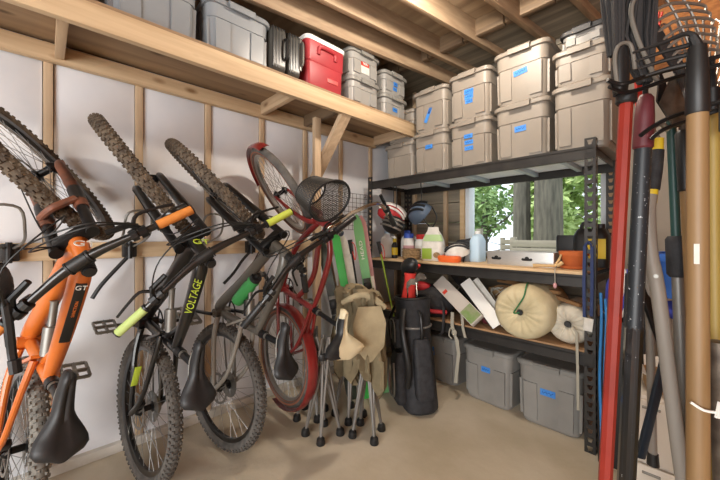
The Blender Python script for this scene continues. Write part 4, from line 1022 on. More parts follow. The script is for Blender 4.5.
b = B(); b.tube([(-.09, -.09, .2), (-.02, -.13, .25), (.07, -.11, .22), (.11, -.09, .12)], .01, 6, smooth=4, flat=.4); obj('strap', b, M['strap'], t)
b = B(); b.ell((0, 0, .06), (.07, .06, .06), 12, 9, fn=lambda p: p*(1+.15*math.sin(p.x*70+p.y*50))); tag(obj('red_pouch', b, M['maroon'], loc=(1.27, 2.42, LB)), 'small red and white pouch in the clutter beside the white boards', 'pouch')
# webbing strap hanging down in front of the floor totes
t = thing('webbing_strap', 'grey webbing strap with a knot hanging in front of the floor totes', 'strap', (1.06, 2.262, .575))
b = B()
def ribbon(pts, w, tk=.003):
    rings = []
    for p, d in pts:
        p = V(p); d = V(d).normalized()*w/2; n = d.cross(V((0, 0, 1))); n = n.normalized()*tk if n.length > 1e-5 else V((0, tk, 0)); rings.append([p-d-n, p+d-n, p+d+n, p-d+n])
    b.loft(rings)
ribbon([((-.02, 0, .10), (1, 0, 0)), ((-.02, -.004, .0), (1, 0, .1)), ((.0, -.008, -.06), (1, 0, .2)), ((.02, -.006, -.1), (1, .3, 0)), ((.035, -.004, -.2), (1, .2, 0)), ((.025, -.006, -.30), (1, 0, 0)), ((.01, -.004, -.43), (1, .1, 0))], .026)
obj('ribbon', b, M['strap'], t)
b = B(); b.ell((.0, -.008, -.05), (.022, .014, .025), 10, 7); b.tube([(0, -.008, -.04), (-.03, -.01, -.02), (-.045, -.008, -.08), (-.02, -.008, -.1)], .005, 6, smooth=4); obj('knot', b, M['strap'], t)
t = thing('webbing_strap', 'short grey webbing tail hanging at the sloping white carton', 'strap', (1.13, 2.262, .575))
b = B(); ribbon([((-.01, 0, .1), (1, 0, .2)), ((0, -.004, .0), (1, 0, .2)), ((.02, -.005, -.07), (1, 0, .2))], .02); obj('ribbon', b, M['strap'], t)
t = thing('webbing_strap', 'long pale strap hanging from the smaller sack by the rack post', 'strap', (1.862, 2.262, .69))
b = B(); ribbon([((-.03, .01, .03), (1, 0, .2)), ((-.005, 0, .0), (1, 0, .1)), ((.0, -.003, -.2), (1, .2, 0)), ((.003, -.002, -.45), (1, .1, 0))], .014); obj('ribbon', b, M['strap'], t)
t = thing('lanyard', 'navy blue strap with a white tag hanging on the slotted rack post', 'strap', (1.915, 2.262, 1.20))
b = B(); ribbon([((-.018, 0, .0), (1, 0, 0)), ((-.022, -.002, -.2), (1, .1, 0)), ((-.02, 0, -.41), (1, 0, 0))], .016); ribbon([((.016, 0, .0), (1, 0, 0)), ((.018, -.002, -.2), (1, -.1, 0)), ((.014, 0, -.40), (1, 0, 0))], .016); b.tube([(-.018, 0, 0), (0, -.004, .025), (.016, 0, 0)], .007, 6, smooth=3); obj('strap_loop', b, M['navy'], t)
b = B(); b.box((.0, -.004, -.45), (.045, .003, .075), rot=(0, .1, 0), bev=.001); obj('paper_tag', b, M['paper'], t)

# ------------------------------------------------------------------ folded camp chairs, golf bag, skis
def camp_chair(label, x, y, rz, seed, canvas=True, H=.86, lean=(0, 0)):
    rnd = random.Random(seed); t = thing('folding_chair', label, 'folding chair', (x, y, 0), (0, 0, rz), 'folded camp chairs')
    feet = [(math.cos(a)*rr_, math.sin(a)*rr_) for a, rr_ in ((.3, .11), (1.9, .10), (3.5, .11), (5.0, .10))]
    for i, (fx, fy) in enumerate(feet):
        b = B(); tx, ty = feet[(i+2) % 4]
        b.tube([(fx, fy, .02), (tx*.35+lean[0], ty*.35+lean[1], H)], .0095, 8); b.tube([(fx*.98, fy*.98, .03), (feet[(i+1) % 4][0]*.4, feet[(i+1) % 4][1]*.4, .62)], .0085, 8); b.tube([(fx*.97, fy*1.02, .03), (tx*.2, ty*.2, .5)], .0075, 8)
        lg = obj('leg', b, M['greytube'], t)
        b = B(); b.lathe([(.026, 0), (.028, .006), (.024, .035), (.014, .045)], 14, (fx, fy, 0)); obj('foot', b, M['black'], lg)
    b = B(); b.lathe([(.045, .48), (.05, .5), (.045, .52)], 12, sx=.9); obj('hub', b, M['black'], t)
    if canvas:
        b = B(); n = 56; rings = []
        for j, (z, r_) in enumerate(((.36, .085), (.42, .12), (.52, .125), (.62, .105), (.72, .085), (.80, .08), (.87, .095), (.90, .08))):
            ring = []
            for i in range(n):
                a = 2*PI*i/n; w = 1+.24*math.sin(a*5+j*.5+seed)+.17*math.sin(a*11+j*.9)+.10*abs(math.sin(a*8-j*.6))
                zz = z+(.085*math.sin(a*2+seed)+.03*math.sin(a*5) if j < 2 else .02*math.sin(a*3+j))
                ring.append((r_*w*math.cos(a)+lean[0]*z, r_*w*.85*math.sin(a)+lean[1]*z, zz))
            rings.append(ring)
        b.loft(rings, False, True); bmesh.ops.solidify(b.bm, geom=b.bm.faces[:], thickness=.004)
        cv = obj('canvas', b, M['khaki'], t, sharp=28)
        b = B(); rings = []
        for z, w, o in ((.50, .02, -.02), (.43, .0, .0), (.60, .09, 0), (.74, .10, .01), (.84, .07, 0)):
            if z == .43: continue
            rings.append([(.13+o+w*.3, -w+.0, z), (.15+o, 0, z), (.13+o, w, z), (.12+o, w*.9, z), (.135+o, 0, z), (.12+o, -w*.9, z)])
        b.loft(rings); obj('canvas_flap', b, M['khaki'], cv, sharp=60)
        b = B(); b.tube([(.02, -.16, .84), (.05, -.10, .875), (.07, -.03, .90), (.09, .04, .87), (.10, .10, .82)], [.016, .022, .02, .022, .016], 10, smooth=4); obj('rolled_armrest', b, M['khaki'], cv)
    return t
camp_chair('folded camp chair with khaki canvas nearest the golf bag', .89, 1.49, -.7, 3)
camp_chair('folded camp chair whose feet stand under the cruiser saddle', .70, 1.28, .5, 8, H=.62, canvas=False)
camp_chair('bare legged folded camp chair behind the cruiser rear wheel', .46, 1.36, 1.1, 5, H=.6, canvas=False)
camp_chair('folded camp chair with khaki canvas nearest the skis', .65, 1.55, 2.0, 12, H=.9)

gb = thing('golf_bag', 'black golf bag standing on the floor before the rack', 'golf bag', (.92, 2.0, 0), (.05, -.06, -.6))
b = B(); b.loft([rrect(.26, .22, .09, 0, 6), rrect(.29, .25, .1, .02, 6), rrect(.28, .24, .1, .3, 6), rrect(.26, .22, .1, .55, 6), rrect(.27, .24, .1, .76, 6), rrect(.29, .26, .11, .80, 6), rrect(.26, .23, .1, .80, 6), rrect(.25, .22, .1, .7, 6)]); obj('bag_body', b, M['nylon'], gb)
b = B(); b.loft([rrect(.15, .07, .03, .06, 4, 0, -.14), rrect(.18, .09, .04, .1, 4, 0, -.14), rrect(.17, .08, .035, .36, 4, 0, -.14), rrect(.12, .05, .02, .42, 4, 0, -.13)]); obj('front_pocket', b, M['nylon'], gb)
b = B(); b.loft([rrect(.12, .06, .025, .46, 4, 0, -.13), rrect(.13, .07, .03, .48, 4, 0, -.13), rrect(.12, .06, .025, .66, 4, 0, -.125)]); obj('upper_pocket', b, M['nylon'], gb)
b = B(); b.tube([(-.07, -.19, .36), (-.09, -.2, .2), (-.05, -.2, .12), (.05, -.2, .12), (.09, -.2, .2), (.07, -.19, .36)], .007, 6, smooth=4); obj('zip_edge', b, M['dull'], gb)
for k_, (z0, z1) in enumerate(((.50, .64),)):
    b = B(); b.tube([(-.05, -.165, z0), (-.055, -.165, z1), (.055, -.165, z1), (.05, -.165, z0)], .005, 6, smooth=3); obj('pocket_zip', b, M['dull'], gb)
b = B(); b.loft([rrect(.07, .12, .025, .12, 4, .155, 0), rrect(.08, .14, .03, .15, 4, .155, 0), rrect(.07, .12, .025, .5, 4, .145, 0), rrect(.05, .1, .02, .53, 4, .14, 0)]); obj('side_pocket', b, M['nylon'], gb)
b = B(); b.tube([(.14*math.cos(a), .125*math.sin(a), .60) for a in [2*PI*i/24 for i in range(24)]], .008, 8, closed=True); obj('belt', b, M['greytube'], gb)
for sx in (-1, 1):
    b = B(); b.tube([(sx*.1, -.1, .74), (sx*.17, -.14, .6), (sx*.19, -.12, .36), (sx*.13, -.12, .2)], .02, 8, smooth=4, flat=.4); obj('shoulder_strap', b, M['black'], gb)
b = B(); b.tube([(.13, 0, .72), (.17, 0, .68), (.17, 0, .56), (.13, 0, .52)], .012, 8, smooth=3); obj('carry_handle', b, M['black'], gb)
b = B(); b.tube([(.135*math.cos(a), .12*math.sin(a), .805) for a in [2*PI*i/24 for i in range(24)]], .012, 8, closed=True); obj('collar', b, M['black'], gb)
bpy.context.view_layer.update(); gm = gb.matrix_world
def iron(label, lx, ly, H, rz):
    base = gm @ V((lx, ly, .72)); t = thing('golf_club', label, 'golf club', base, (.05, -.06, rz), 'golf irons in the black bag')
    b = B(); b.tube([(0, 0, -.2), (0, 0, H)], .005, 8); obj('shaft', b, M['chrome'], t)
    b = B(); b.loft([[(-.008, -.007, H-.01), (.008, -.007, H-.01), (.008, .007, H-.01), (-.008, .007, H-.01)], [(.0, -.008, H+.03), (.03, -.006, H+.015), (.03, .004, H+.015), (.0, .006, H+.035)], [(.03, -.009, H+.06), (.07, -.006, H+.012), (.07, .003, H+.012), (.03, .004, H+.06)], [(.065, -.008, H+.055), (.085, -.006, H+.02), (.085, .001, H+.02), (.065, .001, H+.055)]]); obj('club_head', b, M['rust'], t)
iron('golf iron beside the red head cover, farther from the chairs', .03, -.04, .17, .5)
iron('golf iron standing highest in the black bag', .07, .02, .21, .2)
iron('golf iron at the chair side of the red head cover', -.09, .0, .15, 2.7)
base = gm @ V((-.03, -.03, .72)); t = thing('golf_club', 'golf club in a red and black knitted head cover', 'golf club', base, (.05, -.10, 2.6))
b = B(); b.tube([(0, 0, -.15), (0, 0, .15)], .006, 8); obj('shaft', b, M['chrome'], t)
b = B(); b.tube([(0, 0, .06), (0, 0, .09), (0, 0, .2), (.005, 0, .27)], [.06, .052, .04, .045], 14, smooth=3); obj('cover_sock', b, M['redcover'], t)
b = B(); b.ell((.035, 0, .315), (.105, .06, .062), 16, 10, rot=Matrix.Rotation(.45, 3, 'Y')); cvh = obj('cover_top', b, M['black'], t)
b = B(); b.tube([(-.05, -.042, .34), (.0, -.062, .32), (.07, -.056, .285), (.115, -.03, .265)], .009, 6, smooth=4); obj('trim_band', b, M['redcover'], cvh)

def ski(label, p0, p1, w, m, face, m2=None, txt=None, bind=True):
    p0 = V(p0); p1 = V(p1); d = p1-p0; L = d.length; d.normalize(); f_ = V(face); y = f_.cross(d).normalized(); n = d.cross(y)
    n = -n if n.dot(f_) < 0 else n; y = n.cross(d)
    R_ = Matrix((d, y, n)).transposed(); t = thing('ski', label, 'ski', p0, R_.to_euler(), 'skis leaning in the corner')
    b = B(); rings = []
    for i in range(29):
        s = i/28; ww = w/2*(1.0+.22*abs(s-.5)*2-.1)
        if s > .9: ww *= math.sqrt(max(.03, 1-((s-.9)/.1)**2))
        if s < .04: ww *= .75+.25*s/.04
        z = (.05*((s-.86)/.14)**2 if s > .86 else 0)
        rings.append([(L*s, -ww, z), (L*s, ww, z), (L*s, ww*.97, z+.010), (L*s, -ww*.97, z+.010)])
    b.loft(rings); sk = obj('ski_board', b, m, t)
    if m2:
        b = B(); b.span((L*.42, -w*.40, .0102), (L*.64, w*.40, .0125), bev=.0008); obj('top_sheet_panel', b, m2, sk)
        b = B(); b.span((L*.1, -w*.12, .0102), (L*.4, w*.12, .0122), bev=.0008); obj('top_sheet_stripe', b, M['white'], sk)
    if txt: text('ski_letters', txt, w*.5, M['white'], sk, frame_m(V((L*.80, 0, .0112)), (1, 0, 0), (0, 0, 1)), sx=1.6)
    if bind:
        b = B(); b.span((L*.44, -.034, .0126), (L*.52, .034, .04), bev=.008); b.span((L*.56, -.03, .0126), (L*.62, .03, .055), bev=.01); b.beam((L*.56, 0, .05), (L*.53, 0, .075), .05, .012, bev=.003); obj('ski_binding', b, M['black'], t)
    return t
toc = (.75, -.66, 0)
ski('bright green ski leaning behind the cruiser saddle', (.56, 1.80, .002), (.31, 1.685, 1.34), .066, M['skigreen'], toc, M['black'])
ski('pale green ski with large white letters', (.60, 1.98, .002), (.39, 1.86, 1.43), .075, M['skipale'], toc, M['skiblack'], 'HEAD')
ski('white and black ski between the two green skis', (.60, 1.91, .002), (.30, 1.77, 1.28), .07, M['paper'], toc, M['skiblack'], bind=False)
ski('pale pink ski at the wire grid', (.53, 2.08, .002), (.33, 1.97, 1.43), .075, M['pinkish'], toc, M['white'], bind=False)
ski('black ski leaning nearest the timber post', (.50, 1.72, .002), (.22, 1.63, 1.22), .075, M['skiblack'], toc, M['dull'])
ski('grey and white ski behind the black ski', (.44, 1.78, .002), (.17, 1.70, 1.2), .07, M['dull'], toc, M['white'], bind=False)
def pole(label, p0, p1, m):
    p0 = V(p0); p1 = V(p1); d = (p1-p0); L = d.length; R_ = V((0, 0, 1)).rotation_difference(d).to_euler(); t = thing('ski_pole', label, 'ski pole', p0, R_, 'ski poles in the corner')
    b = B(); b.tube([(0, 0, 0), (0, 0, .05), (0, 0, L)], [.003, .006, .008], 8); obj('pole_shaft', b, m, t)
    b = B(); b.lathe([(.006, .06), (.035, .065), (.035, .07), (.008, .075)], 16); obj('pole_basket', b, M['black'], t)
    b = B(); b.tube([(0, 0, L-.1), (0, 0, L-.02), (0, 0, L+.01)], [.014, .017, .02], 10); obj('pole_grip', b, M['black'], t)
    b = B(); b.tube([(0, 0, L), (.03, .01, L-.03), (.035, .01, L-.1), (.02, 0, L-.15), (.005, 0, L-.02)], .006, 6, smooth=4, flat=.4); obj('wrist_strap', b, M['redcover'], t)
pole('ski pole with a red wrist strap before the lettered ski', (.66, 1.80, .0), (.47, 1.72, 1.22), M['blackm'])
pole('pale ski pole leaning nearest the black rack post', (.70, 2.16, .0), (.40, 2.12, 1.2), M['grassgreen'])
b = B()
t = thing('wire_grid', 'black wire grid panel fixed to the white wall behind the skis', 'wire grid', (.03, 2.09, 1.32))
for i in range(9): z = .35*i/8; b.tube([(0, -.29, z), (0, .26, z)], .0022, 5)
for i in range(12): y = -.29+.55*i/11; b.tube([(0, y, 0), (0, y, .35)], .0022, 5)
obj('wire_mesh', b, M['basketm'], t)
b = B()
for y in (-.27, .24): b.tube([(-.031, y, .33), (.002, y, .33)], .004, 6)
obj('wall_clip', b, M['black'], t)

# ------------------------------------------------------------------ garden tools on a wire tool tower
def tool(nm, label, cat='garden tool', foot=(0, 0)):
    return thing(nm, label, cat, (foot[0], foot[1], 0))
class Tl:
    def __init__(s, nm, label, top, low, cat='garden tool', group='long handled garden tools'):
        """line through top and low, extended to the floor"""
        a = V(top); c = V(low); k = a.z/(a.z-c.z); s.f = a+(c-a)*k; s.a = a
        s.t = thing(nm, label, cat, s.f, (0, 0, 0), group)
    def at(s, z): return V((0, 0, 0))+(s.a-s.f)*(z/s.a.z)
    def tube(s, nm, zz, rr, m, n=14, parent=None):
        b = B(); b.tube([s.at(z) for z in zz], rr, n); return obj(nm, b, m, parent or s.t)
rgt = V((.692, .722, 0)); fwd_ = V((-.722, .692, 0))
# red broom
q = Tl('push_broom', 'red handled broom with black bristles upwards in front of the rack', (2.229, 1.149, 1.645), (2.189, 1.107, .595))
q.tube('handle', [0.02, 1.0, 1.625], [.016, .0165, .016], M['redtool'], 8)
q.tube('collar', [1.62, 1.625, 1.645, 1.65], [.02, .024, .024, .018], M['black'])
a = q.at(1.645); b = B()
b.loft([rrect(.03, .03, .012, 0), rrect(.04, .034, .015, .04), rrect(.042, .034, .016, .08), rrect(.036, .03, .014, .125)]); b.bm.transform(Matrix.Translation(a+V((-.012, -.012, 0))) @ Matrix.Rotation(.8, 4, 'Z')); hd = obj('broom_socket', b, M['black'], q.t)
b = B(); c_ = a+V((-.012, -.012, 0)); b.tube([c_+V((0, 0, .02))-rgt*.024-fwd_*.02, c_+V((0, 0, .09))-rgt*.03-fwd_*.02, c_+V((0, 0, .125))-rgt*.018-fwd_*.02, c_+V((0, 0, .125))+rgt*.012-fwd_*.02, c_+V((0, 0, .06))+rgt*.024-fwd_*.02], .005, 8, smooth=5); obj('socket_edge', b, M['rimgrey'], hd)
b = B(); rng = random.Random(4)
for i in range(90):
    u = rng.uniform(-1, 1); w = rng.uniform(-1, 1); p0 = a+V((-.020, -.020, .11))+rgt*(u*.012)+fwd_*(w*.014); p1 = p0+V((0, 0, .30+rng.uniform(-.02, .02)))+rgt*(u*.002-.014)+fwd_*(w*.02)
    b.tube([p0, p0.lerp(p1, .5)+rgt*(u*.004), p1], [.0035, .003, .002], 4, False)
obj('bristles', b, M['bristle'], hd)
# maroon socket with dark pole, shrub rake fan with rim
q = Tl('fan_broom', 'paint flecked black pole with a maroon socket and a dark fan head', (2.259, 1.25, 1.666), (2.221, 1.21, .558))
q.tube('pole', [0.01, 1.515], [.0205, .0205], M['flecked'], 14)
q.tube('pole_sleeve', [.4, .41, .99, 1.0], [.0205, .022, .022, .0205], M['frameblack'], 8)
q.tube('socket', [1.51, 1.515, 1.6, 1.655, 1.665], [.0205, .0245, .0235, .02, .013], M['maroon'])
a = q.at(1.66); b = B()
b.tube([a, a+V((0, 0, .06))], .007, 8); hd = obj('neck', b, M['blackm'], q.t)
b = B(); rng = random.Random(5)
for i in range(120):
    u = rng.uniform(-1, 1); w = rng.uniform(-1, 1); p0 = a+V((0, 0, .04))+rgt*(u*.012)+fwd_*(w*.01); p1 = p0+V((0, 0, .27+.03*rng.uniform(-1, 1)))+rgt*(u*.028-.024)+fwd_*(w*.03)
    b.tube([p0, p0.lerp(p1, .5)+rgt*(u*.022-.014), p1], [.004, .0035, .002], 4, False)
obj('bristles', b, M['bristle'], hd)
b = B(); o_ = -fwd_*.03; b.tube([a+rgt*.008+V((0, 0, .03))+o_, a+rgt*-.02+V((0, 0, .085))+o_, a-rgt*.05+V((0, 0, .155))+o_, a-rgt*.066+V((0, 0, .22))+o_, a-rgt*.052+V((0, 0, .268))+o_, a-rgt*.01+V((0, 0, .285))+o_], .006, 8, smooth=5); obj('binding', b, M['rimgrey'], hd)
# red plastic rake behind
q = Tl('plastic_rake', 'red plastic rake head showing behind the dark fan broom', (2.235, 1.385, 1.713), (2.197, 1.346, .476))
q.tube('handle', [0.01, 1.71], [.012, .012], M['handle'])
a = q.at(1.68); b = B()
for i in range(11): u = -1+i/5; b.beam(a, a+V((0, 0, .30))+rgt*(u*.05+.02), .006, .004, bev=.001)
b.loft([[a-rgt*.012-fwd_*.006, a+rgt*.012-fwd_*.006, a+rgt*.012+fwd_*.006, a-rgt*.012+fwd_*.006], [a+V((0, 0, .2))-rgt*.022-fwd_*.004, a+V((0, 0, .2))+rgt*.045-fwd_*.004, a+V((0, 0, .2))+rgt*.045+fwd_*.004, a+V((0, 0, .2))-rgt*.022+fwd_*.004]])
obj('rake_head', b, M['redcover'], q.t)
# bent grey shaft
t = thing('bent_shovel', 'bent grey shaft with black foam grip and gold collar', 'garden tool', (2.385, 1.452, 0), (0, 0, 0), 'long handled garden tools'); og = V(t.location)
def tb(nm, pts, r, m, sm_=0, par=None):
    b = B(org=og); b.tube(pts, r, 12, smooth=sm_); return obj(nm, b, m, par or t)
tb('handle', [(2.262, 1.326, 1.385), (2.258, 1.322, 1.33), (2.263, 1.328, 1.21), (2.278, 1.343, 1.10), (2.305, 1.372, .80), (2.331, 1.399, .521), (2.384, 1.451, .012)], .0185, M['fibre'], 4)
tb('gold_collar', [(2.265, 1.329, 1.40), (2.262, 1.326, 1.36)], .0165, M['yellow'])
tb('foam_grip', [(2.278, 1.343, 1.52), (2.272, 1.337, 1.46), (2.266, 1.331, 1.40)], [.016, .019, .019], M['nylon'])
tb('gold_collar', [(2.279, 1.344, 1.555), (2.278, 1.343, 1.52)], .014, M['yellow'])
tb('loop', [(2.279, 1.344, 1.555), (2.268, 1.332, 1.585), (2.285, 1.35, 1.60), (2.30, 1.366, 1.58)], .007, M['dull'], 4)
b = B(org=og); b.lathe([(.006, -.003), (.006, .003)], 10, (2.276, 1.3215, 1.14), 'Y'); obj('screw', b, M['dull'], t)
# teal hoe
q = Tl('garden_hoe', 'slim dark teal pole with black foam grip and grey lower shaft', (2.302, 1.44, 1.655), (2.33, 1.47, .70))
q.tube('pole', [1.15, 1.66], [.0125, .0125], M['teal']); q.tube('foam_grip', [1.13, 1.14, 1.25, 1.26], [.02, .027, .027, .02], M['nylon']); q.tube('handle', [0.01, 1.14], [.0155, .0155], M['greytube'])
a = q.at(1.66); b = B(); b.loft([[a+V((0, 0, -.02))-rgt*.012-fwd_*.004, a+V((0, 0, -.02))+rgt*.012-fwd_*.004, a+V((0, 0, -.02))+rgt*.012+fwd_*.004, a+V((0, 0, -.02))-rgt*.012+fwd_*.004], [a+V((0, 0, .03))-rgt*.045-fwd_*.003, a+V((0, 0, .03))+rgt*.005-fwd_*.003, a+V((0, 0, .03))+rgt*.005+fwd_*.003, a+V((0, 0, .03))-rgt*.045+fwd_*.003], [a+V((0, 0, .12))-rgt*.036-fwd_*.002, a+V((0, 0, .12))-rgt*.03-fwd_*.002, a+V((0, 0, .12))-rgt*.03+fwd_*.002, a+V((0, 0, .12))-rgt*.036+fwd_*.002]]); obj('hoe_blade', b, M['blackm'], q.t)
# wood handled tool with black sleeve
q = Tl('edging_spade', 'pale wooden handle with a black sleeve directly behind the thick handle', (2.333, 1.401, 1.56), (2.35, 1.418, 1.1))
q.tube('handle', [0.01, 1.0, 1.40], [.016, .017, .016], M['handle']); q.tube('sleeve', [1.395, 1.4, 1.57, 1.58], [.015, .021, .021, .015], M['black'])
a = q.at(1.57); b = B(); b.tube([a, a+V((0, 0, .03))], .012, 10); b.loft([[a+V((0, 0, .02))-rgt*.03-fwd_*.003, a+V((0, 0, .02))+rgt*.03-fwd_*.003, a+V((0, 0, .02))+rgt*.03+fwd_*.003, a+V((0, 0, .02))-rgt*.03+fwd_*.003], [a+V((0, 0, .10))-rgt*.055-fwd_*.003+fwd_*.02, a+V((0, 0, .10))+rgt*.055-fwd_*.003+fwd_*.02, a+V((0, 0, .10))+rgt*.055+fwd_*.003+fwd_*.02, a+V((0, 0, .10))-rgt*.055+fwd_*.003+fwd_*.02], [a+V((0, 0, .17))-rgt*.04-fwd_*.002, a+V((0, 0, .17))+rgt*.05-fwd_*.002, a+V((0, 0, .17))+rgt*.05+fwd_*.002, a+V((0, 0, .17))-rgt*.04+fwd_*.002]]); obj('spade_blade', b, M['rust'], q.t)
# thick wooden handle with black fork head (tines bent toward the other tools)
q = Tl('garden_fork', 'thick pale wooden handle with a black socket and bent black tines', (2.365, 1.072, 1.705), (2.366, 1.074, .705))
q.tube('handle', [0.01, .8, 1.545], [.0195, .0205, .019], M['handle'], 18)
sk_ = q.tube('socket', [1.535, 1.54, 1.64, 1.69], [.018, .0212, .0195, .016], M['black'], 18)
b = B(); a = q.at(1.70)
b.box(q.at(1.22)-fwd_*.0135-rgt*.0158, (.009, .0012, .045), rot=(0, 0, -.05)); obj('price_sticker', b, M['paper'], q.t)
b = B(); b.tube([q.at(1.66), q.at(1.69), a+V((0, 0, .015))-rgt*.012], [.012, .011, .008], 10, smooth=3)
for tn in ([(2.256, 1.031, 1.704), (2.307, 1.055, 1.716), (2.350, 1.073, 1.728), (2.364, 1.079, 1.705)], [(2.261, 1.037, 1.684), (2.311, 1.059, 1.696), (2.358, 1.08, 1.702)],
           [(2.268, 1.044, 1.667), (2.315, 1.064, 1.677), (2.360, 1.081, 1.681)], [(2.277, 1.052, 1.648), (2.317, 1.066, 1.656), (2.356, 1.078, 1.658)]):
    b.tube([V(p)-q.f for p in tn[::-1]], [.0065, .0055, .0045, .003][:len(tn)] if len(tn) == 4 else [.006, .005, .003], 8, smooth=4)
obj('tines', b, M['black'], sk_)
# leaf rake: flat triangular centre and springy tines with bent ends
q = Tl('leaf_rake', 'spring steel leaf rake with long bent tines fanned upwards', (2.352, 1.30, 1.64), (2.363, 1.33, .6))
q.tube('handle', [0.01, 1.64], [.011, .011], M['handle_y'])
a = q.at(1.62); n_ = -fwd_
b = B(); apex = a
RT = (((2.226, 1.289, 1.981), (2.282, 1.318, 2.005), (2.346, 1.40, 2.01)), ((2.239, 1.302, 1.954), (2.295, 1.332, 1.977), (2.361, 1.415, 1.98)), ((2.252, 1.316, 1.927), (2.308, 1.345, 1.95), (2.373, 1.428, 1.953)),
      ((2.264, 1.329, 1.899), (2.318, 1.356, 1.927), (2.382, 1.437, 1.932)), ((2.275, 1.34, 1.875), (2.326, 1.364, 1.904), (2.388, 1.443, 1.911)), ((2.285, 1.351, 1.851), (2.333, 1.372, 1.881), (2.392, 1.448, 1.887)),
      ((2.296, 1.361, 1.827), (2.34, 1.379, 1.857), (2.396, 1.452, 1.863)), ((2.306, 1.372, 1.802), (2.347, 1.386, 1.833), (2.398, 1.454, 1.839)), ((2.317, 1.383, 1.781), (2.353, 1.392, 1.812), (2.40, 1.456, 1.818)))
for tn in RT:
    t0, t1, t2 = [V(p)-q.f for p in tn]
    b.tube([t0, t1, t2, t2+rgt*.008-V((0, 0, .018))], [.0048, .0046, .0042, .003], 6, smooth=4)
th = obj('tine_fan', b, M['rakem'], q.t)
b = B()
for k_ in (.45, .72):
    b.tube([(V(tn[0]).lerp(V(tn[1]), k_*2) if k_ < .5 else V(tn[1]).lerp(V(tn[2]), k_*2-1))-q.f+V((0, 0, .006)) for tn in RT], .0035, 6)
obj('tine_bar', b, M['dull'], th)
b = B(); b.beam(V((2.212, 1.274, 2.012))-q.f, V((2.325, 1.392, 1.763))-q.f, .034, .010, up=fwd_, bev=.002); b.tube([V((2.325, 1.392, 1.763))-q.f, V((2.335, 1.37, 1.71))-q.f, q.at(1.63)], [.012, .011, .011], 10, smooth=4); obj('rake_spine', b, M['darklid'], q.t)
# second wire rake behind at the far end
q = Tl('wire_rake', 'fine wire rake with tight curled tine ends behind the thick handle', (2.375, 1.50, 1.62), (2.40, 1.53, .6))
q.tube('handle', [0.01, 1.62], [.012, .012], M['handle'])
a = q.at(1.6); b = B()
for i in range(16):
    w = math.radians(118-4.6*i); d = rgt*math.cos(w)+V((0, 0, 1))*math.sin(w)
    b.tube([a+d*.03, a+d*.2, a+d*.34, a+d*.355-n_*.03], .003, 5, smooth=2)
for rr_ in (.15, .25): b.tube([a+(rgt*math.cos(w)+V((0, 0, 1))*math.sin(w))*rr_ for w in [math.radians(118-9.2*i) for i in range(8)]], .004, 6)
obj('tine_fan', b, M['rakem'], q.t)
q = Tl('wooden_stave', 'yellowed wooden handle at the far side of the thick handle', (2.391, 1.316, 1.62), (2.398, 1.324, .595))
q.tube('handle', [0.01, .8, 1.62], [.0165, .0165, .014], M['handle_y']); b = B(); b.tube([q.at(1.6), q.at(1.66)], .018, 12); b.tube([q.at(1.66), q.at(1.75)], [.01, .006], 8); obj('ferrule', b, M['blackm'], q.t)
q = Tl('metal_pole', 'dull grey metal pole standing lowest at the picture edge', (2.40, 1.20, .98), (2.412, 1.213, .55), group='long handled garden tools'); q.tube('handle', [.01, 1.0], [.021, .019], M['rust'])
# tool tower: post, base and wire hoops
t = thing('tool_tower', 'black wire hook rack holding the upright garden tools', 'tool rack', (2.47, 1.235, 0)); og = V(t.location)
b = B(org=og); b.tube([(2.47, 1.235, .01), (2.47, 1.235, 1.76)], .014, 12); obj('post', b, M['blackm'], t)
b = B(org=og); b.lathe([(.16, 0), (.16, .015), (.03, .03)], 24, tuple(og)); obj('base_plate', b, M['blackm'], t)
for pts in ([(2.203, 1.048, 1.662), (2.222, 1.070, 1.652), (2.240, 1.082, 1.653), (2.279, 1.128, 1.675), (2.333, 1.183, 1.695), (2.404, 1.235, 1.715), (2.47, 1.235, 1.72)],
            [(2.206, 1.06, 1.648), (2.225, 1.10, 1.640), (2.25, 1.14, 1.648), (2.30, 1.19, 1.672), (2.36, 1.23, 1.69), (2.42, 1.25, 1.70), (2.47, 1.235, 1.70)],
            [(2.262, 1.115, 1.520), (2.279, 1.138, 1.540), (2.306, 1.165, 1.562), (2.345, 1.212, 1.584), (2.404, 1.235, 1.60), (2.47, 1.235, 1.61)],
            [(2.275, 1.20, 1.525), (2.30, 1.21, 1.548), (2.35, 1.245, 1.57), (2.42, 1.26, 1.59), (2.47, 1.235, 1.60)]):
    b = B(org=og); b.tube(pts, .0055, 8, smooth=5); obj('hook_arm', b, M['blackm'], t)
b = B(org=og); b.box((2.41, 1.24, 1.56), (.018, .018, .07), bev=.003); obj('clip', b, M['black'], t)

# ------------------------------------------------------------------ stack right of the rack
t = thing('drawer_cabinet', 'white drawer cabinet on the floor behind the garden tools', 'cabinet', (2.50, 2.12, 0))
b = B(); b.span((-.36, -.235, .0), (.36, .25, .57), bev=.008); obj('cabinet_body', b, M['cabinet'], t)
for z0, z1 in ((.02, .275), (.29, .555)):
    b = B(); b.span((-.35, -.255, z0), (.35, -.234, z1), bev=.005); dr = obj('drawer', b, M['cabinet'], t)
    b = B(); b.span((-.31, -.262, z1-.035), (-.25, -.254, z1-.025), bev=.002); obj('drawer_label', b, M['dull'], dr)
    b = B(); b.tube([(-.06, -.254, z1-.06), (-.06, -.275, z1-.06), (.06, -.275, z1-.06), (.06, -.254, z1-.06)], .006, 8); obj('drawer_handle', b, M['dull'], dr)
t = thing('open_carton', 'small open cardboard carton with spread flaps on the white cabinet', 'box', (2.27, 2.02, .5715), (0, 0, .2))
b = B(); W_, D_, H_ = .17, .16, .07
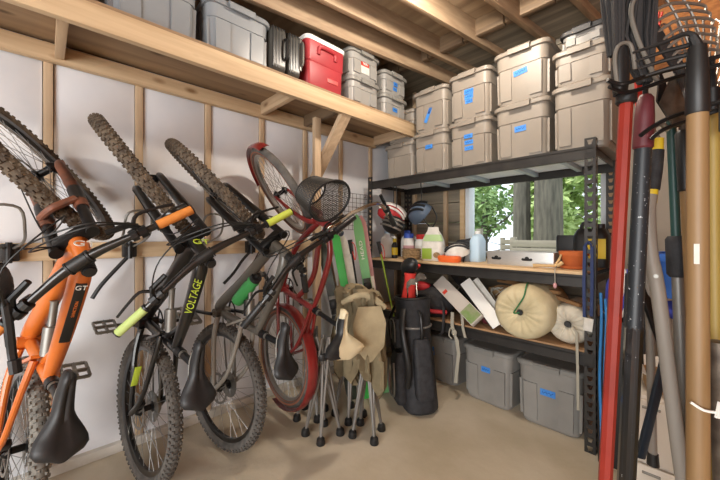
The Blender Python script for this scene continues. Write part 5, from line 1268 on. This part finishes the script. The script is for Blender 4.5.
b.loft([rrect(W_, D_, .002, 0, 1), rrect(W_, D_, .002, H_, 1), rrect(W_-.006, D_-.006, .001, H_, 1), rrect(W_-.006, D_-.006, .001, .004, 1)]); obj('carton_body', b, M['card'], t)
for sx, sy in ((1, 0), (-1, 0), (0, -1), (0, 1)):
    b = B(); p = V((sx*W_/2, sy*D_/2, H_)); e = V((sy*W_/2*.95, sx*D_/2*.95, 0)); o_ = V((sx*.05, sy*.05, .035)); n = V((0, 0, .002))
    b.loft([[p-e-n, p+e-n, p+e+n, p-e+n], [p-e*.95+o_-n, p+e*.95+o_-n, p+e*.95+o_+n, p-e*.95+o_+n]]); obj('flap', b, M['cabinet'], t)
t = thing('duffel_bag', 'navy duffel bag with a yellow ribbed stripe on the white cabinet', 'bag', (2.55, 2.17, .5715))
b = B(); b.ell((0, 0, .13), (.27, .17, .135), 24, 14, fn=lambda p: V((p.x, p.y, max(p.z*(1+.06*math.sin(p.x*25)), -.128)))); obj('bag_body', b, mat('navy_cloth', '#20273c', .8, c2='#2c3650', scale=10), t)
b = B(); b.tube([(-.24, -.09, .12), (-.18, -.135, .10), (-.1, -.16, .09), (.1, -.165, .09), (.2, -.12, .1)], .02, 8, smooth=4, flat=.5); obj('stripe', b, M['yellow'], t)
b = B(); b.tube([(-.1, -.14, .16), (-.07, -.15, .28), (.07, -.15, .28), (.1, -.14, .16)], .009, 8, smooth=4); obj('handle', b, M['black'], t)
def stripey(nm, label, x, y, z, r, seed, rot):
    t = thing(nm, label, 'bag', (x, y, z), rot)
    b = B(); b.ell((0, 0, r[2]), r, 22, 12, fn=lambda p: p*(1+.10*math.sin(p.x*35+seed)*math.cos(p.z*30+seed))); obj('bag_body', b, M['stripeblue'], t, sharp=60)
    for k in (-.6, -.2, .2, .6):
        b = B(); pts = []
        for i in range(13):
            a = PI*i/12; w = math.sqrt(1-k*k)
            p = V((r[0]*k, -r[1]*w*math.sin(a), -r[2]*w*math.cos(a))); p = p*(1.02+.10*math.sin(p.x*35+seed)*math.cos(p.z*30+seed)); pts.append(p+V((0, 0, r[2])))
        b.tube(pts, .009, 6, flat=.4); obj('white_stripe', b, M['white'], t)
    return t
# side crate tower that carries the striped cloth just beyond the rack
b = B(); b.loft([rrect(.20, .28, .02, 0), rrect(.20, .28, .02, .015), rrect(.21, .29, .02, .80), rrect(.19, .27, .02, .80), rrect(.18, .26, .02, .76)])
tag(obj('tall_bin', b, M['black'], loc=(2.062, 2.37, 0)), 'tall black bin on the floor between rack and white cabinet', 'bin')
stripey('striped_bag', 'blue striped cloth bundle on the tall bin right beside the rack post', 2.035, 2.27, .80, (.075, .085, .14), 1, (0, .2, .3))
stripey('striped_bag', 'blue striped cushion lying under the blue tub behind the tools', 2.50, 2.16, .835, (.30, .15, .07), 3, (0, .03, 0))
t = thing('plastic_tub', 'bright blue plastic tub topmost of the stack behind the tools', 'tub', (2.42, 2.18, .975))
b = B(); b.loft([rrect(.36, .26, .03, 0), rrect(.40, .30, .035, .19), rrect(.43, .33, .04, .19), rrect(.43, .33, .04, .205), rrect(.39, .29, .03, .205), rrect(.35, .25, .03, .01)]); obj('tub_body', b, M['blue'], t)
b = B(); b.span((-.22, -.17, .17), (.22, -.16, .2), bev=.003); obj('rim_band', b, M['blue'], t)
# folded stool hanging: grey tube leg with rubber foot, black rails
t = thing('folding_stool', 'folded stool with grey tube leg, black rubber foot and dark rails', 'stool', (2.235, 1.56, .425)); og = V(t.location)
b = B(org=og); b.tube([(2.232, 1.585, 1.16), (2.239, 1.592, .918), (2.247, 1.6, .44)], .013, 12); lg = obj('leg', b, M['fibre'], t)
b = B(org=og); b.tube([(2.2466, 1.5996, .47), (2.247, 1.6, .427)], [.0165, .0185], 12); obj('rubber_foot', b, M['black'], lg)
b = B(org=og); b.beam((2.285, 1.56, .85), (2.221, 1.5, .486), .028, .016, up=(-.7, .7, 0), bev=.004); obj('rail', b, mat('blue_black_paint', '#1d2732', .35), t)
b = B(org=og); b.beam((2.19, 1.585, 1.16), (2.285, 1.56, .85), .03, .016, up=(-.7, .7, 0), bev=.004); obj('rail', b, M['blackm'], t)
b = B(org=og); b.loft([[(2.17, 1.575, 1.12), (2.235, 1.60, 1.12), (2.235, 1.61, 1.12), (2.17, 1.585, 1.12)], [(2.165, 1.57, .93), (2.25, 1.60, .93), (2.25, 1.612, .93), (2.165, 1.582, .93)], [(2.19, 1.58, .82), (2.22, 1.595, .82), (2.22, 1.60, .82), (2.19, 1.585, .82)]]); obj('seat_cloth', b, M['nylon'], t)
t = thing('tie_wrap', 'white cut plastic tie sticking out at the thick wooden handle', 'tie', (2.375, 1.06, .89))
b = B(); b.tube([(-.02, -.02, .0), (.0, -.015, -.012), (.02, .0, -.015)], .003, 6, smooth=3); b.box((.03, .005, -.01), (.03, .004, .035), rot=(0, .2, .8)); obj('tie_strip', b, M['white'], t)
b = B(); hpts = [(.0, 0, .95), (.005, -.01, .8), (-.005, 0, .5), (.004, -.008, .2), (.0, .0, .05)]; b.tube(hpts, .007, 8, smooth=5); b.tube([(p[0]+.022, p[1]-.01, p[2]*.97) for p in hpts], .006, 8, smooth=5)
tag(obj('blue_hose', b, M['bluehose'], loc=(1.985, 2.195, 0)), 'blue hose hanging down beside the slotted rack post', 'hose')

# ------------------------------------------------------------------ outside the window
b = B(); b.span((-14, 3.12, -.3), (16, 30, -.2)); struct('ground_outside', b, M['grass'])
def fence(label, x0, x1, y, ztop, n):
    t = thing('garden_fence', label, 'fence', ((x0+x1)/2, y, -.2))
    for i in range(n): z = ztop+.2-.14*(i+1); b = B(); b.span((x0-(x0+x1)/2, -.012, z), (x1-(x0+x1)/2, .012, z+.125), bev=.004); obj('board', b, M['fencew'], t)
    for x in (x0, x1): b = B(); b.span((x-(x0+x1)/2-.05, .013, 0), (x-(x0+x1)/2+.05, .11, ztop+.24), bev=.006); obj('fence_post', b, M['fencew'], t)
fence('pale wooden board fence outside the window at the frame side', -2.6, -.62, 6.0, 1.36, 10)
fence('lower pale board fence outside between the tree trunks', -1.4, .38, 8.9, 1.18, 9)
fence('pale wooden board fence outside toward the slotted post', -.1, 2.6, 6.3, 1.20, 9)
def leaves(b, c, r, n, seed, size=.11):
    rng = random.Random(seed)
    for i in range(n):
        d = V((rng.gauss(0, 1), rng.gauss(0, 1), rng.gauss(0, 1))).normalized()*(rng.random()**.4); p = V((c[0]+d.x*r[0], c[1]+d.y*r[1], c[2]+d.z*r[2]))
        a = V((rng.gauss(0, 1), rng.gauss(0, 1), rng.gauss(0, .6))).normalized(); q = a.orthogonal().normalized(); s = size*rng.uniform(.6, 1.3)
        nn = a.cross(q)*s*.12
        b.poly([p-a*s, p+q*s*.45+nn, p+a*s, p-q*s*.45+nn])
def tree(label, x, y, r, H, c, cr, n, m, seed, size=.12):
    t = thing('tree', label, 'tree', (x, y, -.2), (0, 0, 0), 'trees outside the window')
    b = B(); n_ = 16
    b.loft([[(r*k*math.cos(2*PI*i/n_)*(1+.06*math.sin(i*2.3+seed)), r*k*math.sin(2*PI*i/n_), z) for i in range(n_)] for z, k in ((0, 1.35), (.3, 1.1), (1.2, 1), (2.6, .93), (H, .7))])
    for k in range(4): a = 2.1*k+seed; b.tube([(0, 0, H*.75+.2*k), (math.cos(a)*.8, math.sin(a)*.8, H*.9+.3*k), (math.cos(a)*1.8, math.sin(a)*1.8, H+.5*k)], [r*.4, r*.25, r*.1], 8)
    obj('trunk', b, M['trunk'], t)
    b = B(); leaves(b, (c[0]-x, c[1]-y, c[2]+.2), cr, n, seed, size); obj('crown', b, m, t, smooth=False)
tree('slimmer tree trunk outside, nearer the window frame', -.55, 8, .19, 5.5, (-1.75, 8.4, 5.6), (1.6, 1.2, 1.9), 1300, M['leaf2'], 1)
tree('thick tree trunk outside, nearer the slotted post', .0, 8, .29, 5.5, (1.5, 8.4, 5.6), (1.6, 1.2, 1.9), 1300, M['leaf2'], 2)
tree('leafy tree farther back outside behind the slim trunk', -4.6, 12, .18, 3, (-4.4, 12, 2.9), (1.45, 1.3, 2.4), 3600, M['leaf'], 3, .18)
tree('leafy tree farther back outside between both trunks', -1.5, 13.5, .2, 3, (-1.5, 13.5, 3.2), (1.5, 1.3, 2.8), 3600, M['leaf'], 4, .18)
tree('leafy tree farther back outside behind the thick trunk', 1.6, 13, .18, 3, (1.5, 13, 3.1), (1.5, 1.3, 2.6), 3600, M['leaf'], 5, .18)
tree('broad low leafy tree outside behind the fence at the frame side', -3.6, 10.6, .08, .8, (-3.9, 10.6, 1.6), (.9, .7, .9), 900, M['leaf'], 7, .14)
tree('broad low leafy tree outside seen between both trunks', -.75, 10.8, .08, .8, (-.75, 10.8, 1.5), (.75, .7, 1.0), 900, M['leaf'], 8, .14)
tree('broad low leafy tree outside right behind the thick trunk', 1.2, 10.8, .08, .8, (1.2, 10.8, 1.6), (1.0, .7, 1.0), 900, M['leaf'], 9, .14)
tree('dark leafed bush tree outside behind the fence', -2.5, 10.2, .1, 1.2, (-2.5, 10.2, 2.1), (.9, .7, .9), 700, M['leaf2'], 6, .12)

# ------------------------------------------------------------------ camera, light, world
cam = bpy.data.cameras.new('camera'); co = bpy.data.objects.new('camera', cam); COL.objects.link(co)
cam.sensor_width = 36; cam.lens = 16.5; cam.clip_start = .02; cam.shift_y = -4/720
co.location = (2.376, 0, 1.26); co.rotation_euler = (PI/2, 0, math.atan2(.722, .692)); scene.camera = co
def light(nm, kind, loc, e, col, **k):
    l = bpy.data.lights.new(nm, kind); l.energy = e; l.color = col
    for a, v in k.items(): setattr(l, a, v)
    o = bpy.data.objects.new(nm, l); COL.objects.link(o); o.location = loc; return o
light('ceiling_bulb_light', 'POINT', (1.46, 1.58, 2.74), 46, (1, .91, .79), shadow_soft_size=.06)
o = light('added_back_fill', 'AREA', (2.95, -3.1, 1.25), 150, (1, .98, .95), shape='RECTANGLE', size=2.9, size_y=2.2); o.rotation_euler = V((-.12, 1, 0)).to_track_quat('-Z', 'Z').to_euler()  # area light added as fill behind the camera, no such source in view
su = light('sun', 'SUN', (0, 0, 8), 2.2, (1, .95, .86), angle=.02); su.rotation_euler = V((.55, .35, -.9)).to_track_quat('-Z', 'Y').to_euler()
w = bpy.data.worlds.new('world'); scene.world = w; w.use_nodes = True
bg = w.node_tree.nodes['Background']; bg.inputs[0].default_value = (.80, .90, 1.0, 1); bg.inputs[1].default_value = 1.5
scene.view_settings.view_transform = 'Standard'; scene.view_settings.look = 'None'; scene.view_settings.exposure = 0.5; scene.view_settings.gamma = 1
